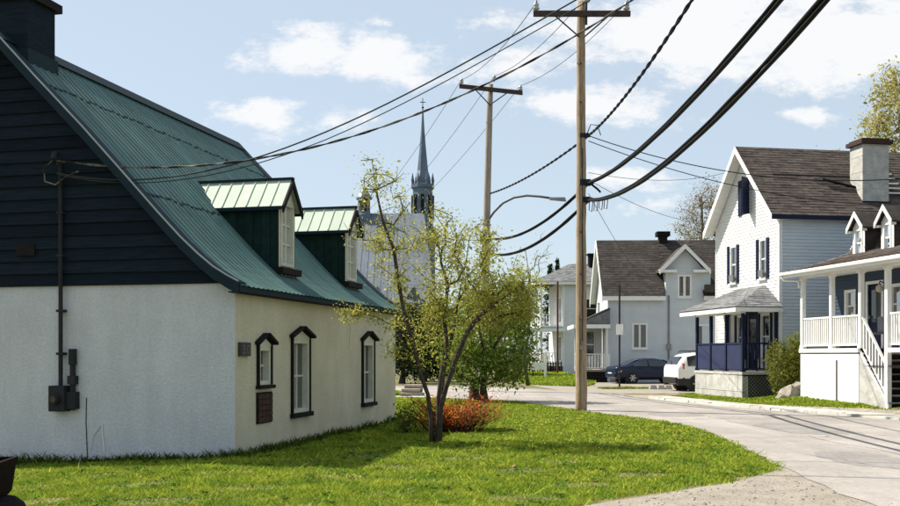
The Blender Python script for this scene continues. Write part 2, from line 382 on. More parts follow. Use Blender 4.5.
def poly_sheet(name, pts, m, z, label):
    mb = MB(); mb.poly([(x, y, gz(x, y) + z) for x, y in pts]); return tag(mb.build(name, m), label, kind='structure')
poly_sheet('gravel_drive', [(4.75, 14.3), (4.6, 12), (4.45, 8), (3.7, -6), (-7, -6), (-6, 7.6), (-3, 8.2), (-.5, 9.3), (1, 10.15), (1.62, 10.75), (2.64, 11.7), (3.6, 12.6), (4.3, 13.5)], M['gravel'], .008, 'pale gravel shoulder in the foreground')
poly_sheet('parking_area', [(5.0, 43.5), (6.4, 39.2), (7.2, 36.6), (8.6, 37.4), (9.6, 42), (16, 43), (17, 58.6), (9.2, 58.6), (7.6, 62), (5.2, 60), (4.2, 52)], M['gravel'], .010, 'pale parking area in front of the grey house')
poly_sheet('far_drive', [(-1.4, 37.6), (-.6, 37.3), (-1.3, 45), (-6, 47), (-14, 47.6), (-14, 45.6), (-6, 44.6), (-2.2, 43.4)], M['concrete'], .022, 'pale drive beyond the lawn')
poly_sheet('far_lawn', [(-2.0, 39.0), (-1.9, 42.6), (-5, 43.8), (-14, 44.6), (-14, 40.9), (-6, 39.6)], M['soil_grass'], .024, 'grass patch beyond the lawn')

# kerb and sidewalk along the right-hand houses
def sidewalk():
    e = resample([(18, 11), (13.5, 18), (10.9, 24.2), (9.6, 27.4), (8.37, 30.8), (7.8, 33.6), (7.2, 36.4)], 60)
    d = np.gradient(e, axis=0); d /= np.linalg.norm(d, axis=1)[:, None]; nrm = np.stack([d[:, 1], -d[:, 0]], 1)
    if nrm[0, 0] < 0: nrm = -nrm
    rg = np.random.default_rng(5)
    root = bpy.data.objects.new('sidewalk', None); COL.objects.link(root); tag(root, 'narrow worn concrete sidewalk with kerb in front of the right-hand houses', kind='structure')
    for i in range(59):
        a, b = e[i], e[i+1]; na, nb = nrm[i], nrm[i+1]
        gap = .006 * (b - a) / np.linalg.norm(b - a); a = a + gap; b = b - gap
        h = .085 + .02*math.sin(i*.9) + rg.normal(0, .004)
        mb = MB(); q = lambda p, n, o, z: (p[0] + n[0]*o, p[1] + n[1]*o, z)
        j1, j2 = rg.normal(0, .008, 2)
        mb.hexa([q(a, na, j1, -.1), q(b, nb, j2, -.1), q(b, nb, .17, -.1), q(a, na, .17, -.1), q(a, na, j1 + .03, h), q(b, nb, j2 + .03, h), q(b, nb, .17, h), q(a, na, .17, h)])
        mb.build('kerb_stone', M['concrete'], root, bevel=0)
        if i % 2 == 0:
            b2, nb2 = e[min(i+2, 59)], nrm[min(i+2, 59)]
            mb = MB(); h2 = .075 + rg.normal(0, .004)
            mb.hexa([q(a, na, .18, -.1), q(b2, nb2, .18, -.1), q(b2, nb2, .95, -.1), q(a, na, .95, -.1), q(a, na, .18, h2), q(b2, nb2, .18, h2), q(b2, nb2, .95, h2 + .01), q(a, na, .95, h2 + .01)])
            mb.build('paving_slab', M['concrete'], root)
sidewalk()
def verge_path():
    a = resample([(18.6, 11.6), (14.2, 18.4), (11.65, 24.6), (10.35, 27.8), (9.1, 31.0)], 40); b = resample([(19.4, 12.2), (14.9, 18.8), (12.2, 24.9), (10.8, 28.0), (9.4, 31.1)], 40); mb = MB()
    for i in range(40):
        for k in range(5):
            q = a[i] + (b[i]-a[i])*k/4; mb.v.append((q[0], q[1], gz(q[0], q[1]) + .035))
    mb.f = [(i*5+k, i*5+k+1, (i+1)*5+k+1, (i+1)*5+k) for i in range(39) for k in range(4)]
    tag(mb.build('gravel_verge', M['gravel']), 'pale gravel verge behind the sidewalk', kind='structure')
verge_path()

# cracks and tar seams on the road
def cracks():
    rg = np.random.default_rng(9); mb = MB()
    for (x0, y0, x1, y1, w) in [(5.3, 24.5, 10.2, 25.2, .035), (5.2, 19.0, 12.6, 20.2, .03), (4.7, 14.9, 9.5, 14.2, .03), (7.9, 33.5, 8.3, 20, .03), (6.4, 30, 7.2, 15, .025), (3.6, 31, 7.9, 31.6, .03), (9.4, 27, 11.2, 19, .03), (5.6, 16, 7.0, 11, .02)]:
        n = 26; pts = [(x0 + (x1-x0)*k/n + rg.normal(0, .06), y0 + (y1-y0)*k/n + rg.normal(0, .09)) for k in range(n+1)]
        for k in range(n):
            (ax, ay), (bx, by) = pts[k], pts[k+1]; dx, dy = bx-ax, by-ay; L = math.hypot(dx, dy) + 1e-6; nx, ny = -dy/L*w*.3*rg.uniform(.5, 1.3), dx/L*w*.3
            mb.poly([(ax+nx, ay+ny, .021), (bx+nx, by+ny, .021), (bx-nx, by-ny, .021), (ax-nx, ay-ny, .021)])
    o = mb.build('road_cracks', M['patch']); tag(o, 'dark cracks wandering across the pale road', kind='stuff')
cracks()
def road_patches():
    rg = np.random.default_rng(12)
    for k, (x, y, w, h, lab) in enumerate(((7.6, 21.6, .8, 1.7, 'worn darker repair patch in the road nearest the wire shadows'), (6.0, 26.6, .7, .9, 'small darker repair patch in the road right of the utility pole'), (6.3, 15.2, .6, 1.3, 'darker repair patch in the road by the tip of the lawn'))):
        mb = MB(); n = 26; mb.poly([(x + w*math.cos(t)*(abs(math.cos(t))**-.5 if abs(math.cos(t)) > .5 else 1.2)*rg.uniform(.9, 1.08), y + h*math.sin(t)*rg.uniform(.9, 1.08), .0185) for t in np.linspace(0, 2*math.pi, n, endpoint=False)])
        tag(mb.build('road_patch', M['asphalt_patch']), lab, kind='structure')
road_patches()

# ------------------------------------------------------------------ generic house pieces
def wall(mb, fr, u0, u1, w0, w1, ops=(), thick=.14):
    us = sorted({u0, u1, *[o[0] for o in ops], *[o[1] for o in ops]}); ws = sorted({w0, w1, *[o[2] for o in ops], *[o[3] for o in ops]})
    for a, b in zip(us, us[1:]):
        for c, d in zip(ws, ws[1:]):
            if any(o[0] <= a + 1e-6 and b <= o[1] + 1e-6 and o[2] <= c + 1e-6 and d <= o[3] + 1e-6 for o in ops): continue
            mb.poly([fr.p(a, c), fr.p(b, c), fr.p(b, d), fr.p(a, d)])
    for o in ops:
        a, b, c, d = o[:4]; t = -thick
        mb.poly([fr.p(a, c), fr.p(a, d), fr.p(a, d, t), fr.p(a, c, t)]); mb.poly([fr.p(b, c), fr.p(b, c, t), fr.p(b, d, t), fr.p(b, d)])
        mb.poly([fr.p(a, c), fr.p(a, c, t), fr.p(b, c, t), fr.p(b, c)]); mb.poly([fr.p(a, d), fr.p(b, d), fr.p(b, d, t), fr.p(a, d, t)])
    return mb

def laps(mb, fr, w0, w1, h, lo, hi, ops=(), proud=.02, base=.004):
    """lapped boards: lo(w), hi(w) give the ends of a course"""
    w = w0
    while w < w1 - 1e-6:
        b = min(w + h, w1); mid = (w + b) / 2
        cuts = sorted([(o[0], o[1]) for o in ops if o[2] < mid < o[3]])
        segs, cur = [], lo(mid)
        for c0, c1 in cuts:
            if c0 > cur: segs.append((cur, c0))
            cur = max(cur, c1)
        if hi(mid) > cur: segs.append((cur, hi(mid)))
        for a, c in segs:
            la, ha = (lo(w), hi(w)) if abs(a - lo(mid)) < 1e-6 else (a, c)
            a0 = lo(w) if abs(a - lo(mid)) < 1e-6 else a; a1 = lo(b) if abs(a - lo(mid)) < 1e-6 else a
            c0 = hi(w) if abs(c - hi(mid)) < 1e-6 else c; c1 = hi(b) if abs(c - hi(mid)) < 1e-6 else c
            if c1 < a1: c1 = a1 = (a1 + c1) / 2
            mb.poly([fr.p(a0, w, base + proud), fr.p(c0, w, base + proud), fr.p(c1, b, base), fr.p(a1, b, base)])
            mb.poly([fr.p(a0, w, base), fr.p(c0, w, base), fr.p(c0, w, base + proud), fr.p(a0, w, base + proud)])
        w = b
    return mb

def slope_shingles(mb, p0, p1, q0, q1, n, lift=.014, seed=0, cols=0):
    """stepped shingle courses between eave edge p0-p1 and ridge edge q0-q1"""
    rg = random.Random(seed); p0, p1, q0, q1 = map(Vector, (p0, p1, q0, q1))
    nrm = (p1 - p0).cross(q0 - p0).normalized()
    if nrm.z < 0: nrm = -nrm
    for i in range(n):
        t0, t1 = i / n, (i + 1.25) / n
        a, b = p0.lerp(q0, t0), p1.lerp(q1, t0); c, d = p0.lerp(q0, min(t1, 1)), p1.lerp(q1, min(t1, 1))
        k = cols or max(1, int((b - a).length / .33)); off = rg.random()
        edges = sorted({0.0, 1.0, *[min(1, max(0, (j + off + rg.uniform(-.2, .2)) / k)) for j in range(k)]})
        for e0, e1 in zip(edges, edges[1:]):
            l = lift * rg.uniform(.6, 1.5)
            A, B, C, D = a.lerp(b, e0) + nrm*l, a.lerp(b, e1) + nrm*l, c.lerp(d, e1) + nrm*.002, c.lerp(d, e0) + nrm*.002
            mb.poly([A, B, C, D]); mb.poly([a.lerp(b, e0), a.lerp(b, e1), B, A])
    return mb

def window(root, fr, u0, u1, w0, w1, ncol=2, nrow=2, fw=.06, fm='white_paint', gm='glass', recess=.06, curtain=None, sill=True, sash=True, name='window', flat=False, mw=.03, shut=None, sm='navy', label=None):
    """frame (part) with panes, glazing bars, sill, curtain, shutters (sub-parts)"""
    mb = MB(); d0, d1 = -recess - .03, .025
    mb.fbox(fr, u0, u0+fw, w0, w1, d0, d1); mb.fbox(fr, u1-fw, u1, w0, w1, d0, d1)
    mb.fbox(fr, u0+fw, u1-fw, w0, w0+fw, d0, d1-.003); mb.fbox(fr, u0+fw, u1-fw, w1-fw, w1, d0, d1-.003)
    f = mb.build(name if not flat else 'window_frame', M[fm], root, label=label); par = root if flat else f
    a, b, c, d = u0+fw, u1-fw, w0+fw, w1-fw
    du, dw = (b-a)/ncol, (d-c)/nrow
    for i in range(1, ncol): MB().fbox(fr, a+i*du-mw, a+i*du+mw, c, d, -recess-.02, -recess+.03).build('mullion', M[fm], par)
    for j in range(1, nrow): MB().fbox(fr, a, b, c+j*dw-mw*.8, c+j*dw+mw*.8, -recess-.02, -recess+.026).build('glazing_bar', M[fm], par)
    for i in range(ncol):
        for j in range(nrow):
            MB().fbox(fr, a+i*du+.004, a+(i+1)*du-.004, c+j*dw+.004, c+(j+1)*dw-.004, -recess-.008, -recess).build('pane', M[gm], par)
    if sill: MB().fbox(fr, u0-.04, u1+.04, w0-.06, w0-.002, -.03, .09).build('sill', M[fm], par)
    if curtain:
        mb = MB(); 
        for (x0, x1, y0, y1) in curtain:
            n = max(4, int((x1-x0)*(b-a)/.05)); pts = [(a+(b-a)*(x0+(x1-x0)*k/n), -recess-.09-.02*math.sin(k*1.9)) for k in range(n+1)]
            for k in range(n): mb.poly([fr.p(pts[k][0], c+(d-c)*y0, pts[k][1]), fr.p(pts[k+1][0], c+(d-c)*y0, pts[k+1][1]), fr.p(pts[k+1][0], c+(d-c)*y1, pts[k+1][1]), fr.p(pts[k][0], c+(d-c)*y1, pts[k][1])])
        mb.build('curtain', M['curtain'], par)
    if shut:
        for side in (-1, 1):
            s0, s1 = (u0-shut-.01, u0-.01) if side < 0 else (u1+.01, u1+.01+shut)
            mb = MB(); mb.fbox(fr, s0, s1, w0-.02, w1+.02, .028, .05)
            k = 14
            for i in range(k): 
                y = w0+.03+(w1-w0-.06)*i/k
                mb.fbox(fr, s0+.03, s1-.03, y, y+(w1-w0-.06)/k*.6, .05, .062)
            mb.build('shutter', M[sm], par)
    return f

def baluster_rail(root, a, b, h, m, step=.12, t=.022, low=.1, name='balustrade', top=.03, panel=None):
    """rail between two points (same frame as root): rails + balusters joined per bay"""
    a, b = Vector(a), Vector(b); L = (b - a); n = max(2, int(L.xy.length / step)); x = L.normalized()
    side = Vector((-x.y, x.x, 0)).normalized()
    o = None
    def bar(p, q, w, hh):
        up = Vector((0, 0, hh/2)); s = side*w/2
        return MB().hexa([p-s-up, q-s-up, q+s-up, p+s-up, p-s+up, q-s+up, q+s+up, p+s+up])
    z = Vector((0, 0, 1))
    o = bar(a+z*h, b+z*h, .07, .05).build(name, m, root)
    bar(a+z*low, b+z*low, .05, .05).build('bottom_rail', m, o)
    if panel:
        s = side*.012
        MB().hexa([a+z*low-s, b+z*low-s, b+z*low+s, a+z*low+s, a+z*h-s, b+z*h-s, b+z*h+s, a+z*h+s]).build('panel', panel, o)
    else:
        for i in range(n):
            p = a.lerp(b, (i+.5)/n)
            MB().box(p.x-t, p.x+t, p.y-t, p.y+t, p.z+low+.02, p.z+h-.02).build('baluster', m, o)
    return o

def post(root, x, y, z0, z1, w, m, name='porch_post'):
    mb = MB().box(x-w/2, x+w/2, y-w/2, y+w/2, z0, z1)
    mb.box(x-w*.7, x+w*.7, y-w*.7, y+w*.7, z1-.1, z1-.02); mb.box(x-w*.65, x+w*.65, y-w*.65, y+w*.65, z0, z0+.1)
    return mb.build(name, m, root)

# ------------------------------------------------------------------ the stucco cottage on the left
def stucco_cottage():
    H = thing('stucco_cottage', 'white stucco cottage with dark gable boards and teal metal roof on the lawn', 'house', (-3.375, 15.7, 0), math.atan2(-.2316, .973))
    W, L, ZW = 8.48, 8.85, 2.68; mid = -W/2
    prof = [(mid, 6.95), (-3.4, 6.08), (-2.54, 5.22), (-1.8, 4.44), (-1.2, 3.80), (-.8, 3.39), (-.5, 3.12), (-.25, 2.92), (0, 2.77), (.18, 2.68)]
    PX = np.array([p[0] for p in prof]); PZ = np.array([p[1] for p in prof])
    zr = lambda x: float(np.interp(x, PX, PZ))
    xr = lambda z: float(np.interp(-z, -PZ, PX))
    FG = Fr((0, 0, 0), (-1, 0, 0), (0, -1, 0)); FS = Fr((0, 0, 0), (0, 1, 0), (1, 0, 0))
    wins = [(.84, 1.32, 1.10, 1.74), (2.30, 3.10, .55, 1.88), (6.28, 7.06, .55, 1.88)]
    mb = MB(); wall(mb, FS, 0, L, -.8, ZW - .03, wins, .2); mb.build('cream_wall', M['stucco_cream'], H, label='cream stucco wall along the lawn side')
    mb = MB(); wall(mb, FG, 0, W, -.8, ZW + .06)
    mb.poly([(0, L, -.8), (-W, L, -.8), (-W, L, 2.7), (0, L, 2.7)]); mb.poly([(-W, 0, -.8), (-W, L, -.8), (-W, L, 2.6), (-W, 0, 2.6)])
    mb.build('stucco_wall', M['stucco'], H)
    mb = MB()   # gable backing, far gable, inner room
    for y in (.03, L - .02):
        mb.poly([(0, y, 2.6)] + [(x, y, z - .12) for x, z in prof[::-1][1:]] + [(-W - x, y, z - .12) for x, z in prof[1:-1]] + [(-W, y, 2.6)])
    mb.build('gable_wall', M['siding_back'], H)
    mb = MB(); mb.box(-2.2, -.25, .3, L - .3, -.1, 2.5); mb.build('dark_room', M['interior'], H)
    # gable boards, one by one
    k = 0; w = ZW + .05; h = .205
    while w < 6.6:
        b = w + h
        x0, x1 = xr(w + .10), xr(b + .10)
        a0, a1 = min(x0, .0), x1
        lo0, lo1 = max(-W - x0, -W), -W - x1
        if a1 > mid + .05:
            mb = MB()
            p = [(-a0, w), (-lo0, w), (-lo1, b), (-a1, b)]
            mb.hexa([FG.p(p[0][0], w, -.02), FG.p(p[1][0], w, -.02), FG.p(p[1][0], w, .045), FG.p(p[0][0], w, .045), FG.p(p[3][0], b+.01, -.02), FG.p(p[2][0], b+.01, -.02), FG.p(p[2][0], b+.01, .008), FG.p(p[3][0], b+.01, .008)])
            mb.build('gable_board', M['green_siding'], H)
        w = b; k += 1
    # roof deck and ribbed sheets
    y0, y1 = -.22, L + .22
    mb = MB()
    for s in (1, -1):
        X = lambda x: x if s > 0 else -W - x
        pts = prof
        for (xa, za), (xb, zb) in zip(pts, pts[1:]):
            mb.hexa([(X(xa), y0, za-.10), (X(xb), y0, zb-.10), (X(xb), y1, zb-.10), (X(xa), y1, za-.10), (X(xa), y0, za-.012), (X(xb), y0, zb-.012), (X(xb), y1, zb-.012), (X(xa), y1, za-.012)])
    roof = mb.build('roof', M['teal_trim'], H)
    nsh = 10; sw = (y1 - y0) / nsh; ribs = 5
    ys = []
    for r in range(ribs):
        c = (r + .5) * sw / ribs; ys += [(c - .085, 0), (c - .03, 0), (c - .016, .015), (c + .016, .015), (c + .03, 0)]
    ys = [(0.0, 0)] + ys + [(sw, 0)]
    fine = np.linspace(mid, .21, 26)
    def sheet(s):
        mb = MB(); n = len(ys)
        for x in fine:
            z = zr(x) if x < .18 else PZ[-1] - .012
            dz = (zr(min(x+.05, .18)) - zr(x-.05)) / .1; nx, nz = -dz, 1.0; ln = math.hypot(nx, nz); nx, nz = nx/ln, nz/ln
            for y, hh in ys:
                xx = x + nx*hh; mb.v.append((xx if s > 0 else -W - xx, y, z + nz*hh + .004))
        mb.f = [(i*n+j, i*n+j+1, (i+1)*n+j+1, (i+1)*n+j) for i in range(len(fine)-1) for j in range(n-1)]
        return mb
    for s in (1, -1):
        first = sheet(s).build('roof_sheet', M['teal_roof'], roof); first.location = (0, y0, .0)
        for i in range(1, nsh): inst(first, (0, y0 + i*sw, .003*(i % 2)), roof)
    # rake trims
    for yy, ext in ((y0, -1), (y1, 1)):
        for s in (1, -1):
            X = lambda x: x if s > 0 else -W - x
            mb = MB()
            for (xa, za), (xb, zb) in zip(prof, prof[1:]):
                ya, yb = (yy - .03, yy + .24) if ext < 0 else (yy - .24, yy + .03)
                mb.hexa([(X(xa), ya, za+.028), (X(xb), ya, zb+.028), (X(xb), yb, zb+.028), (X(xa), yb, za+.028), (X(xa), ya, za+.05), (X(xb), ya, zb+.05), (X(xb), yb, zb+.05), (X(xa), yb, za+.05)])
            mb.build('rake_trim', M['teal_trim'], roof)
            mb = MB()
            for (xa, za), (xb, zb) in zip(prof, prof[1:]):
                ya, yb = (yy - .052, yy - .03) if ext < 0 else (yy + .03, yy + .052)
                mb.hexa([(X(xa), ya, za-.14), (X(xb), ya, zb-.14), (X(xb), yb, zb-.14), (X(xa), yb, za-.14), (X(xa), ya, za+.05), (X(xb), ya, zb+.05), (X(xb), yb, zb+.05), (X(xa), yb, za+.05)])
            mb.build('bargeboard', M['teal_trim'], roof)
            mb = MB(); mb.tube([(X(x), yy + ext*.045, z + .06) for x, z in prof], .014, 5); mb.build('rake_edge', M['rake_edge'], roof)
    MB().prism([(mid-.22, y0-.02, 6.80), (mid, y0-.02, 7.03), (mid+.22, y0-.02, 6.80), (mid, y0-.02, 6.92)], [(mid-.22, y1+.02, 6.80), (mid, y1+.02, 7.03), (mid+.22, y1+.02, 6.80), (mid, y1+.02, 6.92)]).build('ridge_cap', M['teal_trim'], roof)
    for xs_ in (-3.35, -1.55):
        mb = MB(); rgs = np.random.default_rng(7)
        for k in range(60):
            yy = y0+.25+(y1-y0-.5)*k/60; xx = xs_ + rgs.normal(0, .02); mb.hexa([(xx-.012, yy, zr(xx-.012)+.022), (xx+.012, yy, zr(xx+.012)+.022), (xx+.012, yy+.09, zr(xx+.012)+.022), (xx-.012, yy+.09, zr(xx-.012)+.022), (xx-.012, yy, zr(xx-.012)+.04), (xx+.012, yy, zr(xx+.012)+.04), (xx+.012, yy+.09, zr(xx+.012)+.04), (xx-.012, yy+.09, zr(xx-.012)+.04)])
        mb.build('lap_fixings', M['teal_trim'], roof, kind='stuff')
    MB().box(-.02, .13, y0+.02, y1-.02, 2.57, 2.59).build('soffit', M['teal_trim'], roof)
    MB().box(.13, .16, y0+.01, y1-.01, 2.55, 2.66).build('fascia', M['dark_wood'], roof)

    # side windows with pointed dark hoods
    def hooded(u0, u1, w0, w1, nrow, ped, sl=.09):
        um = (u0+u1)/2; e = .042
        f = window(H, FS, u0, u1, w0, w1, 2, nrow, .07, 'cream', gm='glass_dark', recess=.09, sill=False, mw=.022, curtain=[(0, .16, 0, 1), (.86, 1, 0, 1)])
        MB().fprism(FS, [(u0-.01, w1), (u1+.01, w1), (u1+.01, w1+.04), (um, w1+ped), (u0-.01, w1+.04)], -.02, .03).build('pediment', M['cream'], f)
        MB().fbox(FS, u0-e, u0-.003, w0, w1+.10, -.01, .05).build('side_casing', M['dark_wood'], f); MB().fbox(FS, u1+.003, u1+e, w0, w1+.10, -.01, .05).build('side_casing', M['dark_wood'], f)
        t = .05
        mb = MB(); mb.fprism(FS, [(u0-e-.06, w1+.03), (um, w1+ped+.04), (um, w1+ped+.04+t), (u0-e-.06, w1+.03+t)], -.01, .10)
        mb.fprism(FS, [(u1+e+.06, w1+.03), (um, w1+ped+.04), (um, w1+ped+.04+t), (u1+e+.06, w1+.03+t)], -.01, .13)
        mb.build('hood', M['dark_wood'], f)
        MB().fbox(FS, u0-e-.03, u1+e+.03, w0-sl*.7, w0-.003, -.01, .09).build('sill', M['dark_wood'], f)
    hooded(*wins[0], 2, .14); hooded(*wins[1], 2, .16, .12); hooded(*wins[2], 2, .16, .12)
    # brown boarded panel under the small window
    pf = MB().fbox(FS, .78, 1.38, .46, .98, .005, .03).build('wall_panel', M['dark_wood'], H)
    for i in range(4):
        for j in range(5):
            MB().fbox(FS, .80+i*.142, .80+(i+1)*.142-.012, .48+j*.097, .48+(j+1)*.097-.012, .03, .05).build('panel_block', M['brown_panel'], pf)
    pq = MB().fbox(FS, .10, .46, 1.58, 1.80, .003, .06).build('wall_plaque', M['plaque'], H)
    mb = MB()
    for (a, b, c, d) in [(.16, .25, .04, .06), (.16, .18, .06, .16), (.16, .25, .10, .12), (.16, .25, .15, .17), (.29, .31, .04, .17), (.29, .40, .15, .17), (.29, .40, .04, .06), (.38, .40, .04, .10)]:
        mb.fbox(FS, a, b, 1.58+c, 1.58+d, .06, .066)
    mb.build('plaque_marks', M['plaque_mark'], pq)

    rgc = np.random.default_rng(31)
    for fr, u, w, L_, dirn in ((FG, 6.6, -.1, 1.3, .15), (FS, 5.4, 1.7, .8, .3)):
        pts = []; uu, ww = u, w
        for k in range(12): pts.append(fr.p(uu, ww, .001)); uu += rgc.normal(dirn*L_/12, .02); ww += L_/12
        MB().tube(pts, [.0008 + .0014*math.sin(math.pi*k/11) for k in range(12)], 4).build('hairline_crack', M['arm_wood'], H)
    # dormers on the right slope
    def dormer(ya, yb, xf, ze, za):
        ym = (ya+yb)/2; FD = Fr((xf, 0, 0), (0, 1, 0), (1, 0, 0)); zb = zr(xf) + .02
        fw0, fw1 = ya+.07, yb-.07; wz0, wz1 = zb+.16, ze+.02
        mb = MB(); wall(mb, FD, ya, yb, zb-.2, ze, [(fw0, fw1, wz0, ze)], .1)
        mb.fprism(FD, [(ya, ze), (yb, ze), (ym, za-.04)], -.05, 0)
        D = mb.build('dormer', M['cream'], H)
        window(D, FD, fw0, fw1, wz0, wz1, 2, 3, .06, 'cream', recess=.05, sill=False, flat=True, mw=.026, curtain=[(0, .5, 0, 1), (.55, 1, 0, .9)])
        MB().fbox(FD, ya-.08, yb+.08, zb+.0, zb+.12, -.02, .12).build('sill', M['dark_wood'], D)
        xb = xr(ze)
        nb = 8
        for y, sg in ((ya, -1), (yb, 1)):
            for i in range(nb):
                x0, x1 = xf - (xf-xb)*i/nb, xf - (xf-xb)*(i+1)/nb
                zt = ze - .01
                mb = MB(); ya_, yb_ = (y-.005, y+.03)
                d = .012*(i % 2)
                if sg < 0: ya_ -= d
                else: yb_ += d
                mb.hexa([(x1+.004, ya_, zr(x1)-.1), (x0-.004, ya_, zr(x0)-.1), (x0-.004, yb_, zr(x0)-.1), (x1+.004, yb_, zr(x1)-.1), (x1+.004, ya_, zt), (x0-.004, ya_, zt), (x0-.004, yb_, zt), (x1+.004, yb_, zt)])
                mb.build('cheek_board', M['dormer_green'], D)
        xo, xe = xf+.11, xr(za) - .05
        npan = 8; sl = (za - ze) / (ym - ya); ov = .10
        for sg in (-1, 1):
            ye = (ya - ov) if sg < 0 else (yb + ov); zee = ze - sl*ov
            for i in range(npan):
                x0, x1 = xo - (xo-xe)*i/npan, xo - (xo-xe)*(i+1)/npan
                mb = MB(); t = .02
                mb.hexa([(x1, ye, zee), (x0, ye, zee), (x0, ym, za), (x1, ym, za), (x1, ye, zee+t), (x0, ye, zee+t), (x0, ym, za+t), (x1, ym, za+t)])
                mb.hexa([(x1-.008, ye, zee+t), (x1+.008, ye, zee+t), (x1+.008, ym, za+t), (x1-.008, ym, za+t), (x1-.008, ye, zee+t+.022), (x1+.008, ye, zee+t+.022), (x1+.008, ym, za+t+.022), (x1-.008, ym, za+t+.022)])
                mb.build('roof_panel', M['dormer_roof'], D)
            mb = MB(); mb.hexa([(xo, ye, zee-.11), (xo+.035, ye, zee-.11), (xo+.035, ym, za-.11), (xo, ym, za-.11), (xo, ye, zee+.035), (xo+.035, ye, zee+.035), (xo+.035, ym, za+.035), (xo, ym, za+.035)])
            mb.build('bargeboard', M['dark_wood'], D)
            MB().box(xe, xo-.002, *( (ye-.022, ye) if sg < 0 else (ye, ye+.022)), zee-.05, zee+.012).build('eave_trim', M['teal_trim'], D)
        MB().box(xe, xo+.03, ym-.05, ym+.05, za+.012, za+.05).build('ridge_cap', M['teal_trim'], D)
        MB().fprism(FD, [(ya+.02, ze-.0), (yb-.02, ze-.0), (ym, za-.12)], .001, .03).build('pediment', M['cream'], D)
    dormer(2.80, 3.56, -.46, 4.45, 4.90)
    dormer(6.50, 7.28, -.46, 4.45, 4.90)

    # chimney
    mb = MB().box(mid-.43, mid+.43, .12, .86, 6.3, 7.62); c = mb.build('chimney', M['green_siding'], H)
    MB().box(mid-.52, mid+.52, .03, .95, 7.56, 7.70).build('chimney_cap', M['dark_wood'], c)
    MB().box(mid-.47, mid+.47, .08, .90, 6.3, 6.72).build('flashing', M['teal_trim'], c)
    # service entrance
    xm = -3.04
    m_ = MB().tube([(xm, -.09, 4.72), (xm, -.09, .95)], .035, 8).build('service_mast', M['metal_dark'], H)
    MB().tube([(xm-.0, -.10, 4.70), (xm-.02, -.16, 4.86), (xm+.02, -.28, 4.84), (xm+.03, -.32, 4.74)], .05, 8).build('weather_head', M['metal_dark'], m_)
    MB().tube([(xm+.02, -.30, 4.75), (xm-.16, -.3, 4.62), (xm-.2, -.22, 4.42), (xm-.02, -.2, 4.36), (xm+.2, -.2, 4.5), (xm+.4, -.2, 4.56)], .014, 6).build('drip_loop', M['wire_braid'], m_)
    MB().box(xm-.17, xm+.12, -.18, .0, .68, 1.10).build('meter_box', M['metal_dark'], H, bevel=.012)
    mt = MB().tube([(xm-.02, -.18, .88), (xm-.02, -.25, .88)], .085, 14).build('meter', M['metal_dark'], H)
    MB().tube([(xm-.02, -.25, .88), (xm-.02, -.27, .88)], .055, 12).build('meter_glass', M['car_glass'], mt)
    MB().tube([(xm+.20, -.06, .70), (xm+.20, -.06, 1.62)], .045, 8).tube([(xm+.20, -.06, 1.44), (xm+.20, -.06, 1.70)], .065, 8).box(xm+.12, xm+.29, -.12, 0, .72, 1.0).box(xm+.14, xm+.27, -.12, 0, 1.12, 1.26).build('cable_riser', M['metal_dark'], H)
    for zz in (3.9, 3.2, 2.3, 1.6): MB().box(xm-.06, xm+.06, -.13, 0, zz, zz+.04).build('strap', M['metal_dark'], m_)
    MB().box(-3.9, -3.55, -.06, -.045, 3.24, 3.44).build('patch_board', M['dark_wood'], H)
    # pale scratch marks low on the gable wall and a thin crack
    MB().tube([(-2.56, -.012, .02), (-2.5, -.012, .28), (-2.36, -.012, .46)], .008, 5).tube([(-2.34, -.012, .48), (-2.29, -.012, .02)], .01, 5).build('white_strap', M['white_paint'], H)
    MB().tube([(-2.62, -.004, .9), (-2.63, -.004, .5), (-2.61, -.004, .1), (-2.6, -.004, -.2)], .008, 4).build('wall_crack', M['dark_wood'], H)
stucco_cottage()

